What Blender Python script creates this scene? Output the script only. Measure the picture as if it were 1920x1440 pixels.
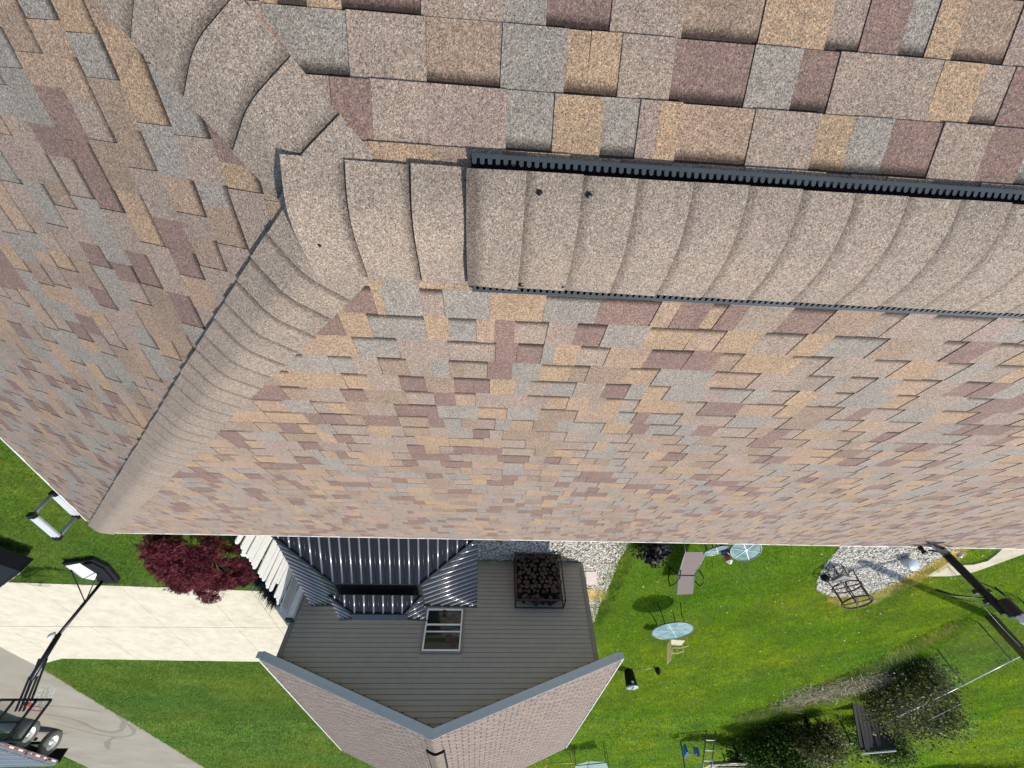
import bpy, math, random
import numpy as np
from mathutils import Vector, Matrix

for o in list(bpy.data.objects):
    bpy.data.objects.remove(o, do_unlink=True)
scene = bpy.context.scene
COL = scene.collection
R = math.radians

# ------------------------------------------------------------------ camera
CAM = Vector((0.0145, -0.3221, 5.7744))
FWD = Vector((-0.05097383, 0.60731033, -0.79282774))
IRT = Vector((-0.99797659, -0.06118484, 0.0172957))
IDN = Vector((-0.03800518, 0.79210516, 0.60920032))
FPX = 732.70
cd = bpy.data.cameras.new('camera')
cam = bpy.data.objects.new('camera', cd); COL.objects.link(cam)
cd.sensor_fit = 'HORIZONTAL'; cd.sensor_width = 36.0
cd.lens = FPX / 1920.0 * 36.0
cd.clip_start = 0.02; cd.clip_end = 3000.0
up = -IDN
m = Matrix((( IRT.x, up.x, -FWD.x, CAM.x), (IRT.y, up.y, -FWD.y, CAM.y), (IRT.z, up.z, -FWD.z, CAM.z), (0, 0, 0, 1)))
cam.matrix_world = m
scene.camera = cam
scene.render.resolution_x = 1024; scene.render.resolution_y = 768

# ------------------------------------------------------------------ light
SUN_EL = R(52.0); SUN_AZ = R(27.0)       # light falls toward +x and a little toward -y
to_sun = Vector((-math.cos(SUN_EL) * math.cos(SUN_AZ), math.cos(SUN_EL) * math.sin(SUN_AZ), math.sin(SUN_EL)))
w = bpy.data.worlds.new('World'); scene.world = w; w.use_nodes = True
wn = w.node_tree.nodes; wl = w.node_tree.links
bg = wn.get('Background') or wn.new('ShaderNodeBackground')
sky = wn.new('ShaderNodeTexSky'); sky.sky_type = 'NISHITA'; sky.sun_disc = False
sky.sun_elevation = SUN_EL; sky.sun_rotation = math.atan2(to_sun.x, to_sun.y)
wl.new(sky.outputs[0], bg.inputs[0]); bg.inputs[1].default_value = 0.15
ld = bpy.data.lights.new('sun', 'SUN'); ld.energy = 4.3; ld.angle = R(0.53); ld.color = (1.0, 0.965, 0.90)
sun = bpy.data.objects.new('sun', ld); COL.objects.link(sun)
sun.rotation_euler = to_sun.to_track_quat('Z', 'Y').to_euler()
sun.location = (0, 0, 60)
scene.view_settings.view_transform = 'Standard'; scene.view_settings.look = 'None'
scene.view_settings.exposure = 0.12; scene.view_settings.gamma = 1.0
scene.view_settings.use_curve_mapping = False

# ------------------------------------------------------------------ helpers
def lin(h):
    h = h.lstrip('#'); v = [int(h[i:i + 2], 16) / 255 for i in (0, 2, 4)]
    return tuple((x / 12.92 if x <= 0.04045 else ((x + 0.055) / 1.055) ** 2.4) for x in v)

def empty(name, loc, label=None, cat=None, group=None):
    o = bpy.data.objects.new(name, None); COL.objects.link(o); o.location = loc
    o.empty_display_size = 0.2
    return tag(o, label, cat, group)

def tag(o, label=None, cat=None, group=None, kind=None):
    if label: o['label'] = label
    if cat: o['category'] = cat
    if group: o['group'] = group
    if kind: o['kind'] = kind
    return o

def link_mesh(name, me, mat=None, parent=None, wloc=(0, 0, 0)):
    """vertices are given relative to wloc (world); parent is an unrotated empty"""
    if mat: me.materials.append(mat)
    o = bpy.data.objects.new(name, me); COL.objects.link(o)
    p = Vector(wloc)
    if parent is not None:
        o.parent = parent
        q = parent
        while q is not None:
            p = p - q.location; q = q.parent
    o.location = p
    return o

class MB:
    def __init__(s): s.v = []; s.f = []; s.sm = []
    def add(s, vs, fs, smooth=False):
        b = len(s.v); s.v += [tuple(v) for v in vs]; s.f += [tuple(b + i for i in f) for f in fs]
        s.sm += [smooth] * len(fs); return s
    def box(s, c, d, rot=None, M=None, taper=None):
        hx, hy, hz = d[0] / 2, d[1] / 2, d[2] / 2
        vs = [Vector((x * hx, y * hy, z * hz)) for z in (-1, 1) for y in (-1, 1) for x in (-1, 1)]
        if taper:
            for k in range(4, 8): vs[k].x *= taper; vs[k].y *= taper
        if rot is not None:
            from mathutils import Euler
            E_ = Euler(rot).to_matrix(); vs = [E_ @ v for v in vs]
        if M is not None: vs = [M @ v for v in vs]
        vs = [v + Vector(c) for v in vs]
        return s.add(vs, [(0, 2, 3, 1), (4, 5, 7, 6), (0, 1, 5, 4), (2, 6, 7, 3), (0, 4, 6, 2), (1, 3, 7, 5)])
    def bar(s, a, b, wd, ht=None, upv=(0, 0, 1)):
        a = Vector(a); b = Vector(b); ht = ht or wd; d = (b - a)
        L = d.length
        if L < 1e-6: return s
        d /= L; u = Vector(upv)
        if abs(d.dot(u)) > 0.98: u = Vector((1, 0, 0))
        sd = d.cross(u).normalized(); u2 = sd.cross(d)
        vs = []
        for p in (a, b):
            for (i, j) in ((-1, -1), (1, -1), (1, 1), (-1, 1)):
                vs.append(p + sd * (i * wd / 2) + u2 * (j * ht / 2))
        return s.add(vs, [(3, 2, 1, 0), (4, 5, 6, 7), (0, 1, 5, 4), (1, 2, 6, 5), (2, 3, 7, 6), (3, 0, 4, 7)])
    def tube(s, pts, r, n=8, caps=True, smooth=True):
        pts = [Vector(p) for p in pts]; rr = r if isinstance(r, (list, tuple)) else [r] * len(pts)
        b = len(s.v); vs = []; fs = []
        prev = None
        for i, p in enumerate(pts):
            d = (pts[min(i + 1, len(pts) - 1)] - pts[max(i - 1, 0)]).normalized()
            if prev is None:
                u = Vector((0, 0, 1)) if abs(d.z) < 0.95 else Vector((1, 0, 0))
                sd = d.cross(u).normalized()
            else:
                sd = (prev - d * prev.dot(d)).normalized()
            prev = sd; u2 = sd.cross(d)
            for k in range(n):
                t = 2 * math.pi * k / n
                vs.append(p + sd * (math.cos(t) * rr[i]) + u2 * (math.sin(t) * rr[i]))
        for i in range(len(pts) - 1):
            for k in range(n):
                k2 = (k + 1) % n
                fs.append((i * n + k, (i + 1) * n + k, (i + 1) * n + k2, i * n + k2))
        s.add(vs, fs, smooth)
        if caps:
            m_ = len(pts) - 1
            s.f.append(tuple(b + k for k in range(n))); s.f.append(tuple(b + m_ * n + k for k in reversed(range(n)))); s.sm += [False, False]
        return s
    def lathe(s, prof, c=(0, 0, 0), n=24, smooth=True, M=None):
        vs = []; fs = []
        for (r, z) in prof:
            for k in range(n):
                t = 2 * math.pi * k / n; v = Vector((r * math.cos(t), r * math.sin(t), z))
                if M is not None: v = M @ v
                vs.append(v + Vector(c))
        for i in range(len(prof) - 1):
            for k in range(n):
                k2 = (k + 1) % n
                fs.append((i * n + k, i * n + k2, (i + 1) * n + k2, (i + 1) * n + k))
        return s.add(vs, fs, smooth)
    def poly_ext(s, pts, z0, z1):
        n = len(pts)
        ar = sum(pts[i][0] * pts[(i + 1) % n][1] - pts[(i + 1) % n][0] * pts[i][1] for i in range(n))
        if ar < 0: pts = pts[::-1]
        vs = [(x, y, z1) for x, y in pts] + [(x, y, z0) for x, y in pts]
        fs = [tuple(range(n)), tuple(range(2 * n - 1, n - 1, -1))]
        for i in range(n):
            j = (i + 1) % n; fs.append((i, n + i, n + j, j))
        return s.add(vs, fs)
    def mesh(s, name='part'):
        me = bpy.data.meshes.new(name); me.from_pydata([tuple(v) for v in s.v], [], s.f)
        me.polygons.foreach_set('use_smooth', s.sm[:len(me.polygons)]); me.update(); return me
    def build(s, name, mat, parent=None, wloc=(0, 0, 0), bevel=0):
        o = link_mesh(name, s.mesh(name), mat, parent, wloc)
        if bevel:
            b = o.modifiers.new('bevel', 'BEVEL'); b.width = bevel; b.segments = 2; b.limit_method = 'ANGLE'
        return o

# ------------------------------------------------------------------ materials
def newmat(name):
    mt = bpy.data.materials.new(name); mt.use_nodes = True
    nt = mt.node_tree; b = nt.nodes.get('Principled BSDF')
    return mt, nt, b

def N(nt, t, **kw):
    n = nt.nodes.new(t)
    for k, v in kw.items():
        if k.startswith('i_'):
            key = k[2:]
            key = int(key) if key.isdigit() else key.replace('_', ' ')
            n.inputs[key].default_value = v
        else: setattr(n, k, v)
    return n

def mixrgb(nt, fac, a, b, mode='MIX'):
    n = nt.nodes.new('ShaderNodeMix'); n.data_type = 'RGBA'; n.blend_type = mode
    for sck, val in ((0, fac), (6, a), (7, b)):
        if hasattr(val, 'is_linked') or hasattr(val, 'links'): nt.links.new(val, n.inputs[sck])
        elif isinstance(val, (int, float)): n.inputs[sck].default_value = val
        else: n.inputs[sck].default_value = tuple(val) + ((1,) if len(val) == 3 else ())
    return n.outputs[2]

def ramp(nt, src, stops):
    n = nt.nodes.new('ShaderNodeValToRGB'); e = n.color_ramp.elements
    while len(e) < len(stops): e.new(0.5)
    for i, (p, c) in enumerate(stops):
        e[i].position = p
        e[i].color = (c, c, c, 1) if isinstance(c, (int, float)) else tuple(c) + (1,)
    nt.links.new(src, n.inputs[0]); return n.outputs[0]

def plain(name, col, rough=0.6, metal=0.0, var=0.12, scale=6.0, bump=0.15, spec=0.5, fine=60.0):
    mt, nt, b = newmat(name); L = nt.links
    c = lin(col) if isinstance(col, str) else col
    tc = N(nt, 'ShaderNodeTexCoord')
    n1 = N(nt, 'ShaderNodeTexNoise', i_Scale=scale, i_Detail=6.0, i_Roughness=0.6); L.new(tc.outputs['Object'], n1.inputs['Vector'])
    n2 = N(nt, 'ShaderNodeTexNoise', i_Scale=fine, i_Detail=3.0); L.new(tc.outputs['Object'], n2.inputs['Vector'])
    lo = tuple(x * (1 - var) for x in c); hi = tuple(min(1, x * (1 + var)) for x in c)
    r1 = ramp(nt, n1.outputs[0], [(0.3, lo), (0.7, hi)])
    r2 = ramp(nt, n2.outputs[0], [(0.3, 1 - var * 0.6), (0.7, 1.0)])
    L.new(mixrgb(nt, 1.0, r1, r2, 'MULTIPLY'), b.inputs['Base Color'])
    rr = N(nt, 'ShaderNodeMapRange', i_3=max(0, rough - 0.08), i_4=min(1, rough + 0.08)); L.new(n1.outputs[0], rr.inputs[0]); L.new(rr.outputs[0], b.inputs['Roughness'])
    b.inputs['Metallic'].default_value = metal
    b.inputs['Specular IOR Level'].default_value = spec
    if bump:
        bp = N(nt, 'ShaderNodeBump', i_Strength=bump, i_Distance=0.004); L.new(n2.outputs[0], bp.inputs['Height']); L.new(bp.outputs[0], b.inputs['Normal'])
    return mt

def granule_mat(name, cell=360.0, tint=None, contrast=1.0, band=0.033):
    mt, nt, b = newmat(name); L = nt.links
    tc = N(nt, 'ShaderNodeTexCoord')
    if tint is None:
        at = N(nt, 'ShaderNodeAttribute', attribute_name='tint'); base = at.outputs['Color']
    else:
        rgb = N(nt, 'ShaderNodeRGB'); rgb.outputs[0].default_value = tuple(lin(tint)) + (1,); base = rgb.outputs[0]
    v = N(nt, 'ShaderNodeTexVoronoi', i_Scale=cell); L.new(tc.outputs['Object'], v.inputs['Vector'])
    sx = N(nt, 'ShaderNodeSeparateColor'); L.new(v.outputs['Color'], sx.inputs[0])
    v2 = N(nt, 'ShaderNodeTexVoronoi', i_Scale=cell * 0.42); L.new(tc.outputs['Object'], v2.inputs['Vector'])
    s2 = N(nt, 'ShaderNodeSeparateColor'); L.new(v2.outputs['Color'], s2.inputs[0])
    k = contrast
    rmp = ramp(nt, sx.outputs[0], [(0.0, 1 - 0.62 * k), (0.22, 1 - 0.42 * k), (0.38, 1 - 0.05 * k), (0.72, 1.0 + 0.06 * k), (0.88, 1 + 0.42 * k), (1.0, 1 + 0.75 * k)])
    c1 = mixrgb(nt, 1.0, base, rmp, 'MULTIPLY')
    # hue drift per granule: some granules cream, some rusty, some slate
    hue = ramp(nt, sx.outputs[1], [(0.0, lin('#6a5a50')), (0.25, lin('#a58c78')), (0.5, lin('#868078')), (0.75, lin('#b8946c')), (1.0, lin('#e6d9c4'))])
    c2 = mixrgb(nt, 0.27, c1, hue)
    rm2 = ramp(nt, s2.outputs[0], [(0.0, 0.84), (0.5, 1.0), (1.0, 1.13)])
    c3 = mixrgb(nt, 1.0, c2, rm2, 'MULTIPLY')
    n1 = N(nt, 'ShaderNodeTexNoise', i_Scale=5.0, i_Detail=5.0, i_Roughness=0.6); L.new(tc.outputs['Object'], n1.inputs['Vector'])
    r1 = ramp(nt, n1.outputs[0], [(0.25, (0.86, .87, .88)), (0.5, (1, 1, 1)), (0.75, (1.10, 1.07, 1.04))])
    n3 = N(nt, 'ShaderNodeTexNoise', i_Scale=28.0, i_Detail=4.0, i_Roughness=0.7); L.new(tc.outputs['Object'], n3.inputs['Vector'])
    c3 = mixrgb(nt, ramp(nt, n3.outputs[0], [(0.42, 0.0), (0.7, 0.38)]), c3, mixrgb(nt, 1.0, c3, (1.08, 1.01, .93), 'MULTIPLY'))
    c4 = mixrgb(nt, 1.0, c3, r1, 'MULTIPLY')
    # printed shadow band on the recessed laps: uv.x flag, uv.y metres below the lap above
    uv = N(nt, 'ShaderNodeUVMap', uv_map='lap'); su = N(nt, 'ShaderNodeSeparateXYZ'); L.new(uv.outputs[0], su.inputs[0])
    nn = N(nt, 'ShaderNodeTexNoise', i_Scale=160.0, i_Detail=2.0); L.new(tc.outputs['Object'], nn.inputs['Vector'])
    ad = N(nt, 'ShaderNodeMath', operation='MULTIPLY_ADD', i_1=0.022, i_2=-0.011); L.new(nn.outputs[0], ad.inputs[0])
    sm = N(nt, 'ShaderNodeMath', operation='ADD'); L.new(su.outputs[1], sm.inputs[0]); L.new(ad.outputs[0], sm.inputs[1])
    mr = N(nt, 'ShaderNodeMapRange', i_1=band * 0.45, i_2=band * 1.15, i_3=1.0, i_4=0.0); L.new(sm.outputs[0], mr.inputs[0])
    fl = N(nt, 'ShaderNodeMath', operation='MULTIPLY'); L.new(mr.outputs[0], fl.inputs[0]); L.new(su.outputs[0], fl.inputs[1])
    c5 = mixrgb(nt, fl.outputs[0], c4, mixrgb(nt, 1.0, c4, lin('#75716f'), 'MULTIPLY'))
    L.new(c5, b.inputs['Base Color'])
    b.inputs['Roughness'].default_value = 0.88; b.inputs['Specular IOR Level'].default_value = 0.35
    bp = N(nt, 'ShaderNodeBump', i_Strength=0.55, i_Distance=0.0012); L.new(v.outputs['Distance'], bp.inputs['Height']); bp.invert = True
    L.new(bp.outputs[0], b.inputs['Normal'])
    return mt

M = {}
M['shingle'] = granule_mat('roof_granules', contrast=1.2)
M['shingle_far'] = granule_mat('roof_granules_far', cell=120.0, contrast=0.6)
M['white'] = plain('white_paint', '#e6e4dd', 0.45, var=0.05, bump=0.05)
M['picket'] = plain('weathered_white_wood', '#eceae4', 0.7, var=0.08, scale=14, bump=0.5)
M['siding'] = plain('grey_vinyl', '#999083', 0.6, var=0.05, bump=0.1)
M['trim_grey'] = plain('grey_trim', '#7b756e', 0.55, var=0.06)
M['fascia'] = plain('blue_grey_metal', '#b6bcbf', 0.42, var=0.05, bump=0.05)
M['black_plastic'] = plain('black_plastic', '#151618', 0.65, var=0.2, bump=0.2, spec=0.3)
M['vent_grey'] = plain('faded_vent_plastic', '#3a3f42', 0.45, var=0.12, bump=0.1, spec=0.6)
M['sealant'] = plain('black_sealant', '#0f1719', 0.35, var=0.3, bump=0.4)
M['black_metal'] = plain('black_metal', '#1d2024', 0.42, 0.3, var=0.15)
M['roof_metal'] = plain('navy_painted_steel', '#2b2c2e', 0.32, 0.4, var=0.06, bump=0)
M['rib_glint'] = plain('glint_painted_rib_steel', '#97969a', 0.26, 0.6, var=0.02, bump=0)  # paler than the panels: sun glints on the big ribs put into their colour
M['pole_wood'] = plain('tarred_pole_wood', '#2a231f', 0.85, var=0.3, scale=18, bump=0.6)
M['pole_brown'] = plain('brown_pole_wood', '#7a6452', 0.85, var=0.25, scale=12, bump=0.6)
M['alu'] = plain('aluminium', '#dcdedf', 0.4, 0.25, var=0.06, bump=0.05)
M['alu_dark'] = plain('grey_tube', '#6d7173', 0.4, 0.6, var=0.08)
M['rust'] = plain('rusty_metal', '#4b2d24', 0.75, 0.2, var=0.35, scale=25, bump=0.4)
M['sling'] = plain('taupe_sling', '#9c8d87', 0.8, var=0.05, fine=300, bump=0.3)
M['beige'] = plain('beige_sling', '#e9ddc2', 0.75, var=0.06, fine=300, bump=0.3)
for _k in ('beige', 'sling'):
    _nt = M[_k].node_tree; _b = _nt.nodes['Principled BSDF']; _tr = _nt.nodes.new('ShaderNodeBsdfTranslucent'); _mx = _nt.nodes.new('ShaderNodeMixShader'); _mx.inputs[0].default_value = 0.4
    _nt.links.new(_b.inputs['Base Color'].links[0].from_socket, _tr.inputs[0]); _nt.links.new(_b.outputs[0], _mx.inputs[1]); _nt.links.new(_tr.outputs[0], _mx.inputs[2]); _nt.links.new(_mx.outputs[0], _nt.nodes['Material Output'].inputs[0])
M['rubber'] = plain('grey_dusty_rubber', '#5f605c', 0.85, var=0.15, scale=9)
M['dark'] = plain('dark_gap', '#0d0e10', 0.8, var=0.2)
M['log_bark'] = plain('log_bark', '#241b16', 0.9, var=0.35, scale=20, bump=0.6)
M['log_end'] = plain('log_end', '#3d3026', 0.85, var=0.25, scale=30, bump=0.4)
M['red'] = plain('faded_red', '#b04a3c', 0.6, var=0.15)
M['blue'] = plain('blue_plastic', '#2c6fb0', 0.4, var=0.08)
M['yellow'] = plain('yellow_pipe', '#c9a53c', 0.5, var=0.15)
M['green_plastic'] = plain('pale_green_plastic', '#9fbf93', 0.5)
M['board_dark'] = plain('charred_board', '#2d2724', 0.9, var=0.4, scale=5, bump=0.6)
M['trunk'] = plain('trunk_bark', '#4a3a30', 0.9, var=0.3, scale=14, bump=0.7)
M['twig'] = plain('dry_twig', '#b3a88c', 0.9, var=0.25)
M['soil'] = plain('dark_soil', '#3a2f26', 0.95, var=0.3, bump=0.6)
M['orange_lens'] = plain('lens_white', '#e8e4dc', 0.4)
M['steel_grey'] = plain('grey_steel_bed', '#82868c', 0.5, 0.3, var=0.12)

def glass_mat():
    mt, nt, b = newmat('frosted_table_glass'); L = nt.links
    tc = N(nt, 'ShaderNodeTexCoord'); n = N(nt, 'ShaderNodeTexNoise', i_Scale=5.0, i_Detail=6.0); L.new(tc.outputs['Object'], n.inputs[0])
    L.new(ramp(nt, n.outputs[0], [(0.35, lin('#6f9a9a')), (0.65, lin('#a9c6c4'))]), b.inputs['Base Color'])
    b.inputs['Roughness'].default_value = 0.12; b.inputs['Alpha'].default_value = 0.6
    return mt
M['glass'] = glass_mat()
def pane_mat():
    mt, nt, b = newmat('window_pane'); b.inputs['Base Color'].default_value = (0.006, 0.008, 0.009, 1)
    b.inputs['Roughness'].default_value = 0.05; b.inputs['Specular IOR Level'].default_value = 0.6
    return mt
M['pane'] = pane_mat()
def clear_mat(name, a, col):
    mt, nt, b = newmat(name); b.inputs['Base Color'].default_value = tuple(lin(col)) + (1,)
    b.inputs['Roughness'].default_value = 0.08; b.inputs['Alpha'].default_value = a
    return mt
M['acrylic'] = clear_mat('clear_acrylic', 0.10, '#9aa3a6')
M['greenhouse'] = clear_mat('greenhouse_glazing', 0.55, '#9fb6a4')

def attr_mat(name, rough=0.7, trans=0.0, attr='tint', spec=0.3):
    mt, nt, b = newmat(name); L = nt.links
    at = N(nt, 'ShaderNodeAttribute', attribute_name=attr)
    L.new(at.outputs['Color'], b.inputs['Base Color'])
    b.inputs['Roughness'].default_value = rough; b.inputs['Specular IOR Level'].default_value = spec
    if trans:
        out = nt.nodes.get('Material Output'); tr = N(nt, 'ShaderNodeBsdfTranslucent'); L.new(at.outputs['Color'], tr.inputs[0])
        mx = N(nt, 'ShaderNodeMixShader'); mx.inputs[0].default_value = trans
        L.new(b.outputs[0], mx.inputs[1]); L.new(tr.outputs[0], mx.inputs[2]); L.new(mx.outputs[0], out.inputs[0])
    return mt
M['leaf'] = attr_mat('leaf', 0.55, 0.35)
M['grassblade'] = attr_mat('grass_blade', 0.7, 0.42, spec=0.1)
M['stone'] = attr_mat('pale_stone', 0.8)

def ground_mat(name, stops, scale=0.6, fine=14.0, bump=0.5, rough=0.95, fv=(0.72, 1.15)):
    mt, nt, b = newmat(name); L = nt.links
    tc = N(nt, 'ShaderNodeTexCoord')
    n1 = N(nt, 'ShaderNodeTexNoise', i_Scale=scale, i_Detail=8.0, i_Roughness=0.65); L.new(tc.outputs['Object'], n1.inputs[0])
    n2 = N(nt, 'ShaderNodeTexNoise', i_Scale=fine, i_Detail=6.0, i_Roughness=0.7); L.new(tc.outputs['Object'], n2.inputs[0])
    c = ramp(nt, n1.outputs[0], stops)
    r2 = ramp(nt, n2.outputs[0], [(0.3, fv[0]), (0.7, fv[1])])
    L.new(mixrgb(nt, 1.0, c, r2, 'MULTIPLY'), b.inputs['Base Color']); b.inputs['Roughness'].default_value = rough
    b.inputs['Specular IOR Level'].default_value = 0.2
    bp = N(nt, 'ShaderNodeBump', i_Strength=bump, i_Distance=0.02); L.new(n2.outputs[0], bp.inputs['Height']); L.new(bp.outputs[0], b.inputs['Normal'])
    return mt
M['lawn'] = ground_mat('lawn_soil', [(0.3, lin('#41600f')), (0.55, lin('#557718')), (0.8, lin('#6c7f2c'))])
M['concrete'] = ground_mat('pale_concrete', [(0.25, lin('#c6bda5')), (0.5, lin('#d2c9b1')), (0.75, lin('#dad2bb'))], 1.6, 3.2, 0.08, 0.85, (0.90, 1.04))
M['concrete2'] = ground_mat('walk_concrete', [(0.3, lin('#b3a88f')), (0.7, lin('#cdc4aa'))], 2.0, 20.0, 0.2, 0.85)
M['road'] = ground_mat('worn_asphalt', [(0.2, lin('#867d70')), (0.5, lin('#979080')), (0.8, lin('#a49c8d'))], 0.5, 30.0, 0.25, 0.9, (0.86, 1.08))
M['gravelbed'] = ground_mat('gravel_bed', [(0.3, lin('#8d8676')), (0.7, lin('#aaa392'))], 6.0, 40.0, 0.8)
M['brown_paver'] = ground_mat('paver_stone', [(0.3, lin('#c2b3ab')), (0.7, lin('#d4c6bd'))], 5.0, 40.0, 0.2)

# ------------------------------------------------------------------ GROUND
def sheet(name, pts, z, mat, label=None):
    mb = MB(); n = len(pts)
    ar = sum(pts[i][0] * pts[(i + 1) % n][1] - pts[(i + 1) % n][0] * pts[i][1] for i in range(n))
    if ar < 0: pts = pts[::-1]
    mb.add([(x, y, z) for x, y in pts], [tuple(range(n))])
    o = mb.build(name, mat); tag(o, label, None, None, 'structure'); return o

sheet('ground', [(-400, -400), (400, -400), (400, 400), (-400, 400)], 0.0, M['lawn'], 'green lawn all round the houses')
ROAD = [(17.45, 15.5), (17.46, 19.09), (17.79, 22.25), (18.39, 29.66), (19.28, 38.95), (20.5, 60), (30, 60), (27.6, 42), (26.9, 39), (26.1, 34.4), (25.6, 30), (25.6, 10), (24, -6), (17.0, -6), (17.45, 10)]
sheet('road', ROAD, 0.004, M['road'], 'worn grey asphalt lane curving past the concrete driveway')
DRIVE = [(4.75, 12.45), (7.0, 12.42), (9.2, 12.28), (12.22, 12.13), (14.08, 12.04), (17.45, 11.9), (17.46, 19.05), (16.9, 18.6), (16.0, 18.12), (12.53, 18.28), (8.85, 18.42), (4.7, 18.5)]
# the driveway is poured in slabs with sunk joints between them
dr = empty('driveway', (10, 15, 0), 'pale cream concrete driveway with sunk joints between its slabs'); dr['kind'] = 'structure'
def clip_poly(poly, a, b, c):
    out = []
    n = len(poly)
    for i in range(n):
        p = poly[i]; q_ = poly[(i + 1) % n]; dp = a * p[0] + b * p[1] - c; dq = a * q_[0] + b * q_[1] - c
        if dp <= 0: out.append(p)
        if (dp < 0 < dq) or (dq < 0 < dp):
            t = dp / (dp - dq); out.append((p[0] + t * (q_[0] - p[0]), p[1] + t * (q_[1] - p[1])))
    return out
jx = [4.6, 7.1, 8.5, 10.85, 13.3, 16.1, 17.6]; jy = [11.8, 15.15, 19.2]
for i in range(len(jx) - 1):
    for j in range(2):
        g_ = 0.011
        p = clip_poly(DRIVE, 1, 0, jx[i + 1] - g_); p = clip_poly(p, -1, 0, -(jx[i] + g_)) if p else p
        p = clip_poly(p, 0, 1, jy[j + 1] - g_) if p else p; p = clip_poly(p, 0, -1, -(jy[j] + g_)) if p else p
        if len(p) > 2:
            mb = MB(); mb.poly_ext(p, 0.001, 0.024 + 0.001 * ((i * 3 + j) % 3)); mb.build('concrete_slab', M['concrete'], dr)
sheet('driveway_base', [(x, y) for x, y in DRIVE], 0.008, M['soil'])
ROCK1 = [(5.4, 4.95), (5.4, 10.4), (-2.75, 10.4), (-2.75, 14.6), (-3.88, 14.5), (-3.81, 13.04), (-3.85, 11.59), (-3.80, 10.33), (-3.9, 9.42), (-4.1, 7.5), (-4.0, 4.95)]
sheet('gravel_bed', ROCK1, 0.006, M['gravelbed'], 'white gravel bed round the gazebo and the grey house')
ROCK2 = [(-9.6, 7.0), (-9.9, 9.4), (-10.0, 10.3), (-10.3, 11.3), (-10.6, 11.9), (-11.1, 12.25), (-11.67, 12.45), (-12.2, 12.35), (-12.7, 12.05), (-12.95, 11.5), (-13.15, 11.0), (-13.3, 10.5), (-13.5, 9.6), (-13.3, 8.4), (-12.6, 7.0)]
sheet('gravel_patch', ROCK2, 0.006, M['gravelbed'], 'white gravel patch in the lawn by the curved walk')
WALK = [(-13.59, 10.93), (-13.67, 10.1), (-14.14, 10.24), (-14.55, 10.2), (-14.81, 9.98), (-14.77, 9.62), (-14.6, 9.0), (-14.3, 8.0), (-15.4, 7.6), (-15.75, 8.8), (-15.55, 9.6), (-15.02, 10.47), (-14.8, 10.75), (-14.32, 10.9)]
mb = MB(); mb.poly_ext(WALK, 0.0, 0.05); tag(mb.build('path', M['concrete2']), 'curved pale concrete path beside the gravel patch', None, None, 'structure')

def blotch(name, mat, pts, wd, z, seed):
    r = random.Random(seed); mb = MB(); vs = []; n = len(pts)
    P = [Vector((x, y, 0)) for x, y in pts]
    # smooth the path
    for _ in range(2):
        Q = [P[0]]
        for a, b in zip(P[:-1], P[1:]): Q += [a * .75 + b * .25, a * .25 + b * .75]
        P = Q + [P[-1]]
    for i, p in enumerate(P):
        d = (P[min(i + 1, len(P) - 1)] - P[max(i - 1, 0)]).normalized(); s_ = Vector((-d.y, d.x, 0)); w_ = wd * r.uniform(.6, 1.2) * math.sin(math.pi * (i + .6) / (len(P) + .2)) ** .4
        vs += [p + s_ * w_ / 2 + Vector((0, 0, z)), p - s_ * w_ / 2 + Vector((0, 0, z))]
    mb.add(vs, [(2 * i, 2 * i + 1, 2 * i + 3, 2 * i + 2) for i in range(len(P) - 1)])
    c = mb
    o = c.build(name, mat); 
    if o.data.polygons[0].normal.z < 0: o.data.flip_normals()
    tag(o, None, None, None, 'structure'); return o
M['tyre'] = plain('tyre_rubber_mark', '#6f655d', 0.9, var=0.1); M['tyre'].node_tree.nodes['Principled BSDF'].inputs['Alpha'].default_value = 0.2
blotch('tyre_mark', M['tyre'], [(21.6, 25.6), (20.5, 26.6), (20.8, 29.2), (19.9, 29.4), (19.0, 28.2), (18.1, 26.3), (17.9, 24.6)], .28, .009, 1)
blotch('tyre_mark', M['tyre'], [(22.0, 27.4), (21.2, 30.0), (20.2, 30.6), (18.9, 29.4), (18.35, 27.0)], .24, .0125, 2)
blotch('tyre_mark', M['tyre'], [(21.8, 24.6), (20.6, 24.2), (19.4, 24.6), (18.6, 25.4)], .22, .016, 3)
blotch('tyre_mark', M['tyre'], [(20.6, 30.4), (21.6, 31.4), (22.6, 33.4)], .3, .0195, 4)
# ------------------------------------------------------------------ MAIN HOUSE ROOF
TAN = 0.39518; CC = 1 / math.sqrt(1 + TAN * TAN); SS = TAN * CC
RZ = 4.6; XA = 0.426; XC = 5.29; SE = 5.23; EXP = 0.1429; XW = -11.5
EZ = RZ - SE * SS; EY = SE * CC
HOUSE = (-3.0, 0.0, 0.0)
house = empty('house', HOUSE, 'house whose tan and maroon shingled hip roof fills the foreground', 'house')
col = {'T': '#8c7d71', 'B': '#85705f', 'G': '#9c8164', 'S': '#817f79', 'M': '#6b504e', 'P': '#8c7a71', 'D': '#9a806b'}
col = {k: np.array(lin(v)) for k, v in col.items()}
_mean = sum(col.values()) / len(col)
col = {k: v * .95 + _mean * .05 * np.array((.98, 1.0, 1.02)) for k, v in col.items()}
far = lambda a, s, h: (a, s * CC + h * SS, RZ - s * SS + h * CC)
near = lambda a, s, h: (a, -s * CC - h * SS, RZ - s * SS + h * CC)
hipe = lambda a, s, h: (XA + s * CC + h * SS, a, RZ - s * SS + h * CC)

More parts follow.
